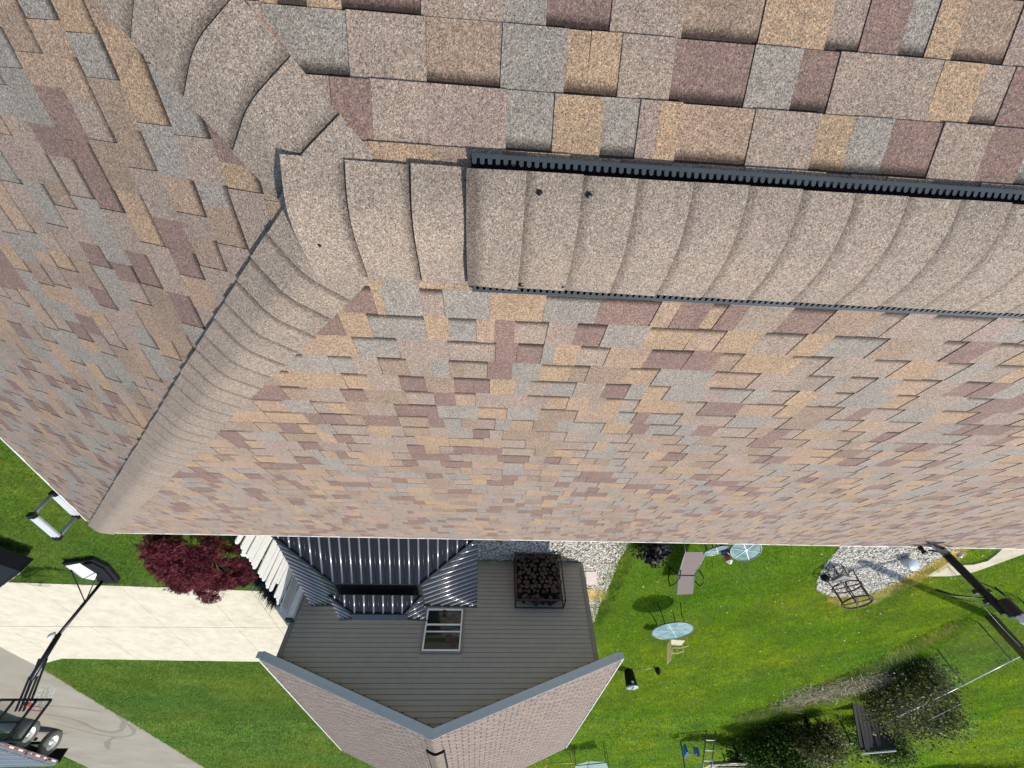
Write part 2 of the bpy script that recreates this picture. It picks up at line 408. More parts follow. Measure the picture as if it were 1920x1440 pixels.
def px_area(P):
    pts = []
    for p in P:
        d = Vector(p) - CAM; z = d.dot(FWD)
        if z < 0.15: return 0
        pts.append((960 + FPX * d.dot(IRT) / z, 720 + FPX * d.dot(IDN) / z))
    cx = sum(p[0] for p in pts) / len(pts); cy = sum(p[1] for p in pts) / len(pts)
    if not (-40 < cx < 1960 and -40 < cy < 1480): return 0
    return abs(sum(pts[i][0] * pts[(i + 1) % len(pts)][1] - pts[(i + 1) % len(pts)][0] * pts[i][1] for i in range(len(pts)))) / 2

def gen_row(rng, a0, a1, fixed=None):
    """segments (start, end, tooth?, colour) along one course"""
    segs = []
    a = a0; tooth = rng.random() < .5; last = 'T'
    def pick():
        return rng.choices('TBGSMPD', [29, 16, 13, 22, 20, 14, 9])[0]
    def rand_to(stop):
        nonlocal a, tooth, last
        while a < stop - 1e-6:
            wd = rng.uniform(.07, .27) if tooth else rng.uniform(.09, .24)
            c = pick()
            if c == last and rng.random() < .6: c = pick()
            e = min(stop, a + wd)
            if stop - e < .04: e = stop
            if e - a > .17 and rng.random() < .55:
                md = a + (e - a) * rng.uniform(.35, .65); segs.append((a, md, tooth, last if rng.random() < .4 else c)); segs.append((md, e, tooth, pick()))
            else: segs.append((a, e, tooth, c))
            last = c; a = e; tooth = not tooth
    if fixed:
        fs = sorted(fixed)
        rand_to(fs[0][0])
        for (s_, e_, t_, c_) in fs: segs.append((s_, e_, t_, c_))
        a = fs[-1][1]; tooth = not fs[-1][2]
    rand_to(a1)
    return segs

def fx(xs, codes):
    """xs: boundaries going -x; codes like 'Mt' colour + t(tooth)/r(recess)"""
    out = []
    for i, c in enumerate(codes):
        a, b_ = sorted((xs[i], xs[i + 1])); out.append((a, b_, c[1] == 't', c[0]))
    return out
FIX_N = {
 0: fx([0.629, 0.578, 0.507, 0.423, 0.227, 0.134, 0.02, -0.088, -0.253, -0.441, -0.647, -0.828, -0.923, -1.034, -1.108, -1.184, -1.335, -1.489],
       ['Gt', 'Tr', 'Gt', 'Mr', 'Tt', 'Tt', 'St', 'Mr', 'Tt', 'Br', 'Gt', 'Tr', 'Mt', 'Sr', 'Gt', 'Br', 'Pt']),
 1: fx([0.616, 0.411, 0.215, 0.023, -0.145, -0.206, -0.290, -0.431, -0.639, -0.769, -0.874, -1.162, -1.289, -1.371, -1.495],
       ['Sr', 'Tt', 'Br', 'St', 'Gr', 'Gr', 'Tt', 'Mr', 'St', 'Mr', 'Tt', 'Gt', 'Tr', 'Mt']),
 2: fx([0.461, 0.357, 0.22, 0.002, -0.125, -0.258, -0.357, -0.412, -0.47, -0.675, -0.861, -0.963, -1.074, -1.218, -1.365, -1.488],
       ['Mt', 'Tt', 'Pt', 'Sr', 'Gt', 'Sr', 'Pt', 'Gt', 'Dr', 'Tt', 'Gr', 'Sr', 'Mr', 'Tt', 'Mt']),
}
FIX_F = {
 0: fx([0.445, 0.413, 0.277, 0.198, 0.031, -0.165, -0.364, -0.580, -0.653, -0.768, -0.828, -0.908, -1.07, -1.233],
       ['Gt', 'St', 'Pr', 'St', 'Gt', 'Sr', 'Mr', 'Dt', 'Mt', 'Gr', 'Mt', 'Tt', 'Mr']),
 1: fx([0.599, 0.494, 0.281, 0.189, 0.084, 0.012, -0.065, -0.195, -0.306, -0.423, -0.594, -0.777],
       ['Gt', 'Sr', 'Gt', 'Sr', 'Dt', 'Mt', 'Tr', 'Pt', 'Mr', 'St', 'Gr']),
 2: fx([0.731, 0.59, 0.411, 0.205, 0.003, -0.087, -0.194, -0.246, -0.349, -0.476, -0.65],
       ['Gt', 'Sr', 'Pt', 'Tr', 'Mt', 'Mr', 'St', 'Gt', 'Tr', 'Dt']),
}
def seg_geo(poly, s0, tooth, lift, xf, flip, rngj):
    """solid piece; returns verts, faces, uv per loop list"""
    h_of = lambda s: (0.0010 + (0.0052 + lift) * (s - s0) / EXP) + (0.0032 if tooth else 0.0)
    n = len(poly); top = [xf(a, s, h_of(s)) for a, s in poly]; bot = [xf(a, s, -0.003) for a, s in poly]
    V = top + bot; F = []; U = []
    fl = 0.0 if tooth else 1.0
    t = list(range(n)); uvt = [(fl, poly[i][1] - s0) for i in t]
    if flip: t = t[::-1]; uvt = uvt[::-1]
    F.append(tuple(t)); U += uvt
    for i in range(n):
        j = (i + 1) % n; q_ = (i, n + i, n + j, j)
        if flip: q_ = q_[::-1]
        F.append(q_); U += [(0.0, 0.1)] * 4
    return V, F, U

def make_slope(rng, xf, flip, rows, amin, amax, clips, fixed, edge_jit=0.0012, butt=0.0):
    """rows: list of (s0, s1, key)"""
    out = []
    for (s0, s1, key) in rows:
        jit = rng.uniform(-0.0015, 0.0015)
        segs = gen_row(rng, amin, amax, fixed.get(key) if fixed else None)
        for (a, b_, tooth, c) in segs:
            e0 = rng.uniform(-.002, .002)
            lo, hi = a + (0.0 if tooth else 0.0), b_
            js = rng.uniform(-edge_jit, edge_jit) * (1 if s1 - s0 > EXP - 1e-4 else 4)
            poly = [(lo, s0), (hi, s0), (hi + e0, s1 + js), (lo + e0, s1 + js + rng.uniform(-.0008, .0008))]
            for cl in clips:
                poly = clip_poly(poly, *cl)
                if len(poly) < 3: break
            if len(poly) < 3: continue
            tn = col[c] * rng.uniform(.93, 1.07)
            V, F, U = seg_geo(poly, s0, tooth, rng.uniform(0, .0014) + butt, xf, flip, rng)
            out.append((px_area([xf(a_, s_, 0) for a_, s_ in poly]), V, F, U, tn))
    return out

def pieces_mesh(items, name, cut=(.022, .021, .022)):
    V = []; F = []; U = []; T = []
    for (_, v, f, u, tn) in items:
        b_ = len(V); V += v; F += [tuple(b_ + i for i in ff) for ff in f]; U += u
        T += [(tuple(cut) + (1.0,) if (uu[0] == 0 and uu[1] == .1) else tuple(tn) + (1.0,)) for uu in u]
    me = bpy.data.meshes.new(name); me.from_pydata(V, [], F)
    uv = me.uv_layers.new(name='lap'); uv.data.foreach_set('uv', np.array(U, dtype=np.float32).ravel())
    ca = me.color_attributes.new('tint', 'FLOAT_COLOR', 'CORNER'); ca.data.foreach_set('color', np.array(T, dtype=np.float32).ravel())
    me.update(); return me

def rows_from(s_first, s_end, koff=0):
    r = []; s = s_first; k = 0
    while s < s_end - .02:
        r.append((s, min(s + EXP, s_end), k + koff)); s += EXP; k += 1
    return r
rng = random.Random(11)
items = []
s_f = 0.4091 - 3 * EXP + 0.0
rf = rows_from(0.4091 - 2 * EXP, SE, -1)     # key 0 = row whose lower lap is s=.409
items += make_slope(rng, far, True, rf, XW, XC + .3, [(1, -CC, XA - .03)], FIX_F)
rn = rows_from(0.4724 - 3 * EXP, SE, 0)
# near rows are keyed from the row nearest the ridge outward
keymap = {1: 2, 2: 1, 3: 0}
rn = [(a, b_, keymap.get(k, 99)) for a, b_, k in rn]
items += make_slope(rng, near, False, rn, XW, XC + .3, [(1, -CC, XA - .03)], FIX_N, butt=.0028)
rh = rows_from(0.02, SE, 50)
items += make_slope(rng, hipe, False, rh, -EY - .3, EY + .3, [(1, -CC, -.03), (-1, -CC, -.03)], None)
items.sort(key=lambda t: -t[0])
HL = Vector(HOUSE)
def rel(v): return [(x - HL.x, y - HL.y, z - HL.z) for x, y, z in v]
for it in items[:300]:
    me = pieces_mesh([(0, rel(it[1]), it[2], it[3], it[4])], 'shingle')
    link_mesh('shingle', me, M['shingle'], house, HOUSE)
rest = [(0, rel(i[1]), i[2], i[3], i[4]) for i in items[300:]]
tag(link_mesh('shingles', pieces_mesh(rest, 'shingles'), M['shingle'], house, HOUSE), kind='stuff')
# deck, walls, soffit
mb = MB()
W0 = (XW, -EY, EZ - .01); c_ = [(XW, -EY, EZ - .012), (XC, -EY, EZ - .012), (XC, EY, EZ - .012), (XW, EY, EZ - .012), (XW, 0, RZ - .012), (XA, 0, RZ - .012)]
mb.add(c_, [(0, 1, 5, 4), (1, 2, 5), (2, 3, 4, 5), (0, 4, 3), (3, 2, 1, 0)])
mb.build('roof_deck', M['dark'], house)
mb = MB(); mb.box(((XW + XC) / 2, 0, 1.3), (XC - XW - .9, 2 * EY - .9, 2.6)); mb.build('wall', M['white'], house)
mb = MB(); mb.box(((XW + XC) / 2, EY + .006, EZ - .10), (XC - XW, .02, .17)); mb.build('fascia', M['white'], house)
mb = MB(); mb.box((XC + .006, 0, EZ - .10), (.02, 2 * EY + .03, .17)); mb.build('fascia', M['white'], house)
# drip edge, a folded white strip that shows past the shingles
mb = MB(); mb.box(((XW + XC) / 2, EY + .020, EZ - .012), (XC - XW - .12, .034, .012)); mb.build('drip_edge', M['white'], house)
mb = MB(); mb.box((XC + .020, -.12, EZ - .012), (.034, 2 * EY - .26, .012)); mb.build('drip_edge', M['white'], house)

# caps ------------------------------------------------------------
def cap_piece(name, origin, axis, sideA, sideB, nrm, t0, t1, hb, hu, wA, wB, tint, prof=None, ysh=0.0, rw=.045, rT=.27, over=0.0, mat='shingle', band=1.0, thick=.004, curl=0.0):
    """t0 butt end, t1 covered end, measured along axis from origin. sideA/B unit vectors down each slope."""
    ws = []
    nA = 9
    for i in range(nA, 0, -1): ws.append(('A', wA * i / nA))
    ws.append(('C', 0))
    for i in range(1, nA + 1): ws.append(('B', wB * i / nA))
    V = []; F = []; U = []
    nt_ = 3
    pr = prof or (lambda side, x: 0.0)
    for k in range(nt_ + 1):
        t = t0 + (t1 - t0) * k / nt_; h = hb + (hu - hb) * k / nt_
        for (sd, x) in ws:
            base = origin + axis * t
            u = (-x if sd == 'A' else x) + ysh
            sd2 = 'A' if u < -1e-6 else ('B' if u > 1e-6 else 'C')
            p = base + (sideA * -u if u < 0 else sideB * u)
            drop = .5 * rT * rw * max(0.0, 1 - abs(u) / rw) ** 2        # rounded crest
            bl = max(-1.0, min(1.0, u / .05)); nn3 = (nrm['A'] * max(0, -bl) + nrm['B'] * max(0, bl) + nrm['C'] * (1 - abs(bl))).normalized()
            p = p + nn3 * (h + pr(sd, x) - drop)
            V.append(tuple(p))
    m_ = len(ws)
    top = len(V)
    for v_, (sd, x) in [(V[i], ws[i % m_]) for i in range(top)]:
        p = Vector(v_) - nrm[sd] * thick
        V.append(tuple(p))
    def addf(f, uv):
        F.append(f); U.extend(uv)
    for k in range(nt_):
        for i in range(m_ - 1):
            a = k * m_ + i; f = (a, a + 1, a + m_ + 1, a + m_)
            uvs = []
            for q_ in f:
                kk = q_ // m_; uvs.append((band, (1 - kk / nt_) * abs(t1 - t0)))
            addf(f, uvs)
            addf((top + a + m_, top + a + m_ + 1, top + a + 1, top + a), [(0, .1)] * 4)
    for i in range(m_ - 1):
        addf((i + 1, i, top + i, top + i + 1), [(0, .1)] * 4)
        a = nt_ * m_ + i; addf((a, a + 1, top + a + 1, top + a), [(0, .1)] * 4)
    for k in range(nt_):
        a = k * m_; addf((a, a + m_, top + a + m_, top + a), [(0, .1)] * 4)
        a = k * m_ + m_ - 1; addf((a + m_, a, top + a, top + a + m_), [(0, .1)] * 4)
    # orient outward
    c0 = (Vector(V[F[0][1]]) - Vector(V[F[0][0]])).cross(Vector(V[F[0][2]]) - Vector(V[F[0][1]]))
    if c0.dot(nrm['C']) < 0:
        F2 = []; U2 = []; p_ = 0
        for f in F:
            n_ = len(f); F2.append(f[::-1]); U2 += U[p_:p_ + n_][::-1]; p_ += n_
        F, U = F2, U2
    return (0, V, F, U, tint)

capcol = np.array(lin('#8b7f73'))
nF = Vector((0, SS, CC)); nN = Vector((0, -SS, CC)); nH = Vector((SS, 0, CC))
crng = random.Random(5)
def put_cap(name, it, soft=False):
    me = pieces_mesh([(0, rel(it[1]), it[2], it[3], it[4])], name, (.11, .10, .09) if soft else (.022, .021, .022))
    link_mesh(name, me, M['shingle'], house, HOUSE)
def hip_caps(sy, t_start, pitch):
    ax = Vector((1, sy, -TAN)).normalized()
    # plan side directions lie in each slope, perpendicular to the hip
    nn_ = nF if sy > 0 else nN
    sB = nn_.cross(ax); sB = sB if sB.x < 0 else -sB       # toward the long slope
    sA = nH.cross(ax); sA = sA if sA.x > 0 else -sA
    if sB.z > 0: sB = -sB
    if sA.z > 0: sA = -sA
    org = Vector((XA, 0, RZ)); Lh = (Vector((XC, sy * EY, EZ)) - org).length
    t = t_start; k = 0
    nr = {'A': nH, 'B': nn_, 'C': (nH + nn_).normalized()}
    while t < Lh + .02:
        tb = min(t, Lh + .012)
        tt = capcol * crng.uniform(.93, 1.06)
        lift = crng.uniform(0, .002)
        it = cap_piece('hip_cap', org, ax, sA.normalized(), sB.normalized(), nr, tb + crng.uniform(-.003, .003), max(tb - pitch - .03, .02 if k else .06), 0.0225 + lift, .0150, .155 + crng.uniform(-.003, .003), .155 + crng.uniform(-.004, .004), tt, band=.9)
        # covered end sits .03 under the next piece: keep band measured from visible end
        it = (0, it[1], it[2], [(u, v) if u == 0 else ((u, max(0, v - .03)) if k else (0.0, .05)) for u, v in it[3]], it[4])
        put_cap('hip_cap', it); t += pitch; k += 1
hip_caps(-1, .182, .166)
hip_caps(1, .30, .150)
# ridge caps near the end, laps facing the hip
YS = 0.035
org = Vector((0, 0, RZ - .002)); axx = Vector((-1, 0, 0))
nr = {'A': nN, 'B': nF, 'C': Vector((0, 0, 1))}
dN = Vector((0, -CC, -SS)); dF = Vector((0, CC, -SS))
for (xb, xu, hb, hu, wa, wb_) in ((.60, .41, .026, .019, .176, .176), (.43, .235, .028, .021, .172, .176), (.255, .06, .031, .022, .174, .178)):
    it = cap_piece('ridge_cap', org, axx, dN, dF, nr, -xb, -xu, hb, hu, wa, wb_, capcol * crng.uniform(.97, 1.06), band=.8, ysh=.0375, rw=.07, rT=.36)
    it = (0, it[1], it[2], [(u, v if u == 0 else max(0, v - .02)) for u, v in it[3]], it[4]); put_cap('ridge_cap', it)
# vent with caps, laps facing away from the hip
vprof = lambda sd, x: 0.018 * math.exp(-(x / .10) ** 2) * 0 + (0.004 * math.cos(x / .175 * math.pi / 2))
ventX = .105
vt = empty('ridge_vent', (-3, 0, RZ)); vt.parent = house; vt.location = (0, 0, RZ)
edges = [ventX, -.056, -.212, -.364, -.520, -.676, -.832, -.988, -1.144, -1.3, -1.456]
while edges[-1] > XW + .3: edges.append(edges[-1] - .156)
orgv = Vector((0, 0, RZ))
for i in range(len(edges) - 1):
    x0, x1 = edges[i], edges[i + 1]
    up_ = x0 + (.02 if i else 0.0)
    it = cap_piece('ridge_cap', orgv, axx, dN, dF, nr, -x1 + crng.uniform(-.002, .002), -up_, 0.0445 + (.007 if i == 0 else crng.uniform(0, .001)), .0405, .170 + crng.uniform(-.0015, .0015), .170 + crng.uniform(-.0015, .0015), capcol * crng.uniform(.95, 1.04), prof=vprof, band=.55, ysh=.0375, rw=.13, rT=.38)
    it = (0, it[1], it[2], [(u, v if u == 0 else max(0, v - .02)) for u, v in it[3]], it[4])
    put_cap('ridge_cap', it, i > 0)
# vent body: end plug and slatted channel on both sides
def strip(pts4):  # list of quads as 4 points
    mb = MB()
    for q_ in pts4: mb.add(q_, [(0, 1, 2, 3)])
    return mb
for side, dirv, nn_ in (('n', dN, nN), ('f', dF, nF)):
    def P(x, w_, h): return Vector((x, 0, RZ)) + dirv * (w_ + (-.0375 if side == 'n' else .0375)) + nn_ * h
    def prism(mb, x0, x1, w0, w1, h0, h1):
        vs = [P(x, w_, h) for x in (x0, x1) for (w_, h) in ((w0, h0), (w1, h0), (w1, h1), (w0, h1))]
        mb.add(vs, [(0, 1, 2, 3), (7, 6, 5, 4), (0, 4, 5, 1), (1, 5, 6, 2), (2, 6, 7, 3), (3, 7, 4, 0)])
    xe = -7.0
    mb = MB(); prism(mb, ventX - .004, XW, .125 if side == 'n' else .05, .160, .006, .024); mb.build('vent_core', M['black_plastic'], house, (0, 0, 0))
    mb = MB(); prism(mb, ventX - .01, XW, .150, .207, .008, .0150); mb.build('vent_floor', M['black_plastic'], house)
    mb = MB(); prism(mb, ventX - .012, XW, .2072, .2095, .006, .0285); prism(mb, ventX - .012, XW, .198, .207, .026, .0285); mb.build('vent_rim', M['vent_grey'], house)
    # fins
    mb = MB(); x = ventX - .012
    while x > -3.2:
        prism(mb, x, x - .0013, .160, .189, .0150, .0235); x -= .0047
    tag(mb.build('vent_fins', M['black_plastic'], house), kind='stuff')
    # scalloped comb: rounded tabs pointing up the slope from the rim
    mb = MB(); x = ventX - .020
    while x > -7.5:
        pts = []
        for t in range(7):
            th = math.pi * t / 6
            pts.append((x - .0095 * 0 + .0062 * math.cos(th), .189 - .0065 * math.sin(th)))
        pts = [(x + .0062, .199)] + pts + [(x - .0062, .199)]
        top_ = [P(a, w_, .0288) for a, w_ in pts]; bt_ = [P(a, w_, .0268) for a, w_ in pts]; n_ = len(pts)
        order = tuple(range(n_)) if side == 'n' else tuple(range(n_))
        mb.add(top_ + bt_, [order, tuple(reversed(range(n_, 2 * n_)))] + [(i, n_ + i, n_ + (i + 1) % n_, (i + 1) % n_) for i in range(n_)])
        x -= .0212
    tag(mb.build('vent_comb', M['vent_grey'], house), kind='stuff')
bpy.data.objects.remove(vt, do_unlink=True)
# sealant dots over nail heads
for (x, w_, sd, h, r_) in ((-.095, .118, 'n', .0475, .0085), (-.232, .120, 'n', .0475, .0085), (-.068, .152, 'f', .047, .008), (-.205, .150, 'f', .047, .008), (.545, .055, 'f', .0235, .008)):
    dirv, nn_ = (dN, nN) if sd == 'n' else (dF, nF)
    mb = MB(); c = Vector((x, 0, RZ)) + dirv * (w_ + (-.0375 if sd == 'n' else .0375)) + nn_ * h
    n_ = 14; vs = [c + nn_ * .0035]; dr_ = random.Random(int(x * 1000) + 7)
    for k in range(n_):
        rr = r_ * dr_.uniform(.75, 1.25); t = 2 * math.pi * k / n_
        vs.append(c + Vector((1, 0, 0)) * rr * math.cos(t) + dirv * rr * math.sin(t) - nn_ * .003)
    mb.add(vs, [(0, 1 + k, 1 + (k + 1) % n_) if sd == 'f' else (0, 1 + (k + 1) % n_, 1 + k) for k in range(n_)], True)
    mb.build('sealant_dab', M['sealant'], house)
# red chalk mark beside the near hip caps
mb = MB(); rr_ = random.Random(3)
p0 = Vector(near(.665, .478, .0145)); p1 = Vector(near(.565, .39, .0145))
d_ = (p1 - p0); sd_ = d_.cross(nN).normalized(); vs = []; n_ = 14
for k in range(n_ + 1):
    c = p0 + d_ * (k / n_); wd = .0035 * rr_.uniform(.4, 1.2) * (1 - .6 * k / n_)
    vs += [c + sd_ * wd, c - sd_ * wd]
mb.add(vs, [(2 * k, 2 * k + 1, 2 * k + 3, 2 * k + 2) for k in range(n_)])
M['chalk'] = granule_mat('red_chalk', tint='#b5685c')
mb.build('chalk_mark', M['chalk'], house)

# ================================================================== GREY HOUSE
G0 = (0.95, 10.446, 0)
gh = empty('house', G0, 'grey sided gable house with a pale shingled roof beyond the gazebo', 'house')
WXL, WXR, WY0, WY1 = 4.70, -2.75, 10.446, 19.2
RX, RZ2, EZ2 = 0.95, 3.87, 2.50
XL2, XR2, YF, YB = 4.95, -3.22, 10.196, 19.5
slope = (RZ2 - EZ2) / (XL2 - RX)
mb = MB(); hz = 2.46
mb.add([(WXR + .01, WY0 + .02, 0), (WXL - .01, WY0 + .02, 0), (WXL - .01, WY0 + .02, 2.5), (RX, WY0 + .02, 3.74), (WXR + .01, WY0 + .02, 2.5),
        (WXR + .01, WY1, 0), (WXL - .01, WY1, 0), (WXL - .01, WY1, 2.5), (RX, WY1, 3.74), (WXR + .01, WY1, 2.5)],
       [(0, 1, 2, 3, 4), (9, 8, 7, 6, 5), (0, 5, 6, 1), (1, 6, 7, 2), (4, 9, 5, 0), (2, 7, 8, 3), (3, 8, 9, 4)])
mb.build('wall', M['dark'], gh)  # near-black backing; through the board gaps it stands in for lap shade
# lap siding boards, split round the window
win = (0.49, 1.48, 1.28, 2.31)
def zroof(x):
    return RZ2 - .13 - (abs(x - RX)) * slope * (1.0 if x > RX else (RZ2 - EZ2) / ((RX - XR2) * slope))
mb0 = None
z = 0.18; k = 0
srng = random.Random(2)
while z < 3.72:
    z1 = z + .1003
    xr_ = WXR + .07; xl_ = WXL - .07
    if zroof(xl_) < z1 + .02:
        dz = RZ2 - .13 - (z1 + .015); xl_ = min(xl_, RX + dz / slope); xr_ = max(xr_, RX - dz / ((RZ2 - EZ2) / (RX - XR2)))
    spans = [(xr_, xl_)]
    if z1 > win[2] and z < win[3]: spans = [(xr_, win[0]), (win[1], xl_)]
    for (a, b) in spans:
        if b - a < .06: continue
        y = WY0
        mb = MB()
        zt_ = z1 - .011
        mb.add([(a, y - .012, z), (b, y - .012, z), (b, y - .003, zt_), (a, y - .003, zt_), (a, y + .012, z), (b, y + .012, z), (b, y + .012, zt_), (a, y + .012, zt_)],
               [(0, 1, 2, 3), (4, 7, 6, 5), (0, 4, 5, 1), (3, 2, 6, 7), (0, 3, 7, 4), (1, 5, 6, 2)])
        mb.build('siding_board', M['siding'], gh)
    z = z1; k += 1
# side walls boards joined per side (not faced by the photo's camera)
for xs_, nm in ((WXL, 1), (WXR, -1)):
    mb = MB(); z = .18
    while z < 2.4:
        mb.add([(xs_ + nm * .016, WY0 + .07, z), (xs_ + nm * .016, WY1, z), (xs_ + nm * .004, WY1, z + .1), (xs_ + nm * .004, WY0 + .07, z + .1), (xs_ - nm * .01, WY0 + .07, z), (xs_ - nm * .01, WY1, z)],
               [(0, 1, 2, 3) if nm > 0 else (3, 2, 1, 0), (0, 4, 5, 1) if nm > 0 else (1, 5, 4, 0)]); z += .1003
    tag(mb.build('siding', M['siding'], gh), kind='stuff')
for xs_ in (WXL, WXR):
    mb = MB(); mb.box((xs_ + (.012 if xs_ > 0 else -.012) - (.04 if xs_ > 0 else -.04), WY0 - .014, 1.30), (.105, .03, 2.28)); mb.build('corner_board', M['trim_grey'], gh)
    mb = MB(); mb.box((xs_ + (.016 if xs_ > 0 else -.016), WY0 + .035, 1.30), (.03, .09, 2.28)); mb.build('corner_board', M['trim_grey'], gh)
mb = MB(); mb.box((RX, WY0 + .02, .08), (WXL - WXR + .01, .03, .2)); mb.build('foundation', M['gravelbed'], gh)
# window
wx0, wx1, wz0, wz1 = win
wn_ = empty('window', ((wx0 + wx1) / 2 - G0[0], 0, wz0)); wn_.parent = gh
def wbuild(mb, name, mat): return mb.build(name, mat, gh)
bpy.data.objects.remove(wn_, do_unlink=True)
mb = MB(); y = WY0 - .02
mb.box((wx0 + .02, y, (wz0 + wz1) / 2), (.04, .05, wz1 - wz0)); mb.box((wx1 - .02, y, (wz0 + wz1) / 2), (.04, .05, wz1 - wz0))
mb.box(((wx0 + wx1) / 2, y, wz1 - .02), (wx1 - wx0 - .08, .05, .04)); mb.box(((wx0 + wx1) / 2, y, wz0 + .02), (wx1 - wx0 - .08, .05, .04))
wframe = mb.build('window', M['trim_grey'], gh)
def sub(mb, name, mat, par): return mb.build(name, mat, par)
mb = MB(); y = WY0 - .028; a, b = wx0 + .045, wx1 - .045
for (p, q_) in (((a + .016, wz0 + .04), (a + .016, wz1 - .04)), ((b - .016, wz0 + .04), (b - .016, wz1 - .04))):
    mb.box((p[0], y, (p[1] + q_[1]) / 2), (.034, .03, q_[1] - p[1]))
mb.box(((a + b) / 2, y, wz1 - .065), (b - a - .07, .03, .036)); mb.box(((a + b) / 2, y, wz0 + .06), (b - a - .07, .03, .04))
sub(mb, 'frame', M['white'], wframe)
mb = MB(); mb.box(((a + b) / 2, y + .002, 1.69), (b - a - .07, .034, .035)); sub(mb, 'sash_rail', M['white'], wframe)
mb = MB(); mb.box(((a + b) / 2, y + .004, 1.845), (b - a - .07, .03, .028)); sub(mb, 'sash_rail', M['alu'], wframe)
mb = MB(); mb.box(((a + b) / 2, y + .020, (wz0 + wz1) / 2), (b - a - .06, .006, wz1 - wz0 - .16)); sub(mb, 'pane', M['pane'], wframe)
mb = MB(); mb.lathe([(.0, .0), (.045, .0), (.045, .10), (.05, .12), (.0, .12)], ((a + b) / 2 + .02, y + .004, 1.36), 12)
mb.box((.70, y + .012, 2.05), (.13, .01, .22)); mb.box((.83, y + .012, 1.98), (.14, .01, .16))
sub(mb, 'sill_clutter', M['trunk'], wframe)
mb = MB(); mb.box(((wx0 + wx1) / 2, WY0 - .004, 2.348), (wx1 - wx0, .02, .076)); mb.build('head_casing', M['siding'], gh)
# rake boards and soffit
def rake(xe, name='rake_board'):
    mb = MB(); top0 = (xe, RZ2 - abs(xe - RX) * ((RZ2 - EZ2) / abs(xe - RX))); zt = EZ2
    y0, y1 = YF, YF + .028; h_ = .165
    A = [(xe, zt - .0), (RX, RZ2 - .0), (RX, RZ2 - h_), (xe, zt - h_)]
    vs = [(x, y0, z) for x, z in A] + [(x, y1, z) for x, z in A]
    f = [(0, 1, 2, 3), (7, 6, 5, 4), (0, 4, 5, 1), (1, 5, 6, 2), (2, 6, 7, 3), (3, 7, 4, 0)]
    if xe > RX: f = [q_[::-1] for q_ in f]
    f = [q_[::-1] for q_ in f]
    mb.add(vs, f); mb.build(name, M['fascia'], gh)
    # folded cap that covers the upper edge of the rake
    mb = MB(); d = Vector((RX - xe, 0, RZ2 - zt)); a_ = Vector((xe, YF - .006, zt - .012)); b_ = Vector((RX, YF - .006, RZ2 - .012))
    mb.bar(a_, b_, .020, .05); mb.build('rake_cap', M['fascia'], gh)
    # soffit
    mb = MB(); vs = [(xe, YF + .028, zt - .15), (RX, YF + .028, RZ2 - .15), (RX, WY0, RZ2 - .15), (xe, WY0, zt - .15)]
    mb.add(vs, [(0, 1, 2, 3) if xe > RX else (3, 2, 1, 0)]); mb.build('soffit', M['fascia'], gh)
    # frieze board under the soffit
    mb = MB(); xw = WXL if xe > RX else WXR; zz = RZ2 - abs(xw - RX) * (RZ2 - EZ2) / abs(xe - RX)
    mb.bar((xw, WY0 - .018, zz - .19), (RX, WY0 - .018, RZ2 - .19), .022, .07); mb.build('frieze_board', M['trim_grey'], gh)
rake(XL2); rake(XR2)
# roof with its own shingles
def mk(xe):
    dx = xe - RX; L_ = math.hypot(dx, RZ2 - EZ2); cc = dx / L_; ss = (RZ2 - EZ2) / L_
    sg = 1 if dx > 0 else -1
    return (lambda a, s, h: (RX + s * cc + h * ss * sg, a, RZ2 - s * ss + h * abs(cc))), L_
rng2 = random.Random(21); items2 = []
for xe in (XL2, XR2):
    xf, L_ = mk(xe)
    mb = MB(); v = [xf(YF + .002, 0, -.03), xf(YB, 0, -.03), xf(YB, L_, -.03), xf(YF + .002, L_, -.03), xf(YF + .002, 0, -.006), xf(YB, 0, -.006), xf(YB, L_, -.006), xf(YF + .002, L_, -.006)]
    mb.add(v, [(0, 1, 2, 3), (7, 6, 5, 4), (0, 4, 5, 1), (2, 6, 7, 3), (1, 5, 6, 2), (0, 3, 7, 4)]); mb.build('roof', M['dark'], gh)
    items2 += make_slope(rng2, xf, xe < RX, rows_from(0.02, L_ + .02, 99), YF - .01, YB, [], None)
colf = np.array(lin('#8f8580'))
items2 = [(a, v, f, u, tn * .38 + colf * .42) for a, v, f, u, tn in items2]
tag(link_mesh('shingles', pieces_mesh(items2, 'shingles', (.13, .11, .10)), M['shingle'], gh, (0, 0, 0)), kind='stuff')
# vent on that ridge
YV = 11.45
mb = MB()
for i, sg in enumerate((1, -1)):
    sl = (RZ2 - EZ2) / (XL2 - RX if sg > 0 else RX - XR2)
    mb.add([(RX, YV, RZ2 + .05), (RX, YB - .3, RZ2 + .05), (RX + sg * .17, YB - .3, RZ2 + .05 - .17 * sl), (RX + sg * .17, YV, RZ2 + .05 - .17 * sl)], [(0, 1, 2, 3) if sg < 0 else (3, 2, 1, 0)])
    mb.bar((RX + sg * .185, YV, RZ2 - .17 * sl + .02), (RX + sg * .185, YB - .3, RZ2 - .17 * sl + .02), .035, .035)
mb.bar((RX - .17, YV - .005, RZ2 - .035), (RX, YV - .005, RZ2 + .02), .02, .05); mb.bar((RX + .17, YV - .005, RZ2 - .035), (RX, YV - .005, RZ2 + .02), .02, .05)
mb.build('ridge_vent', M['black_plastic'], gh)
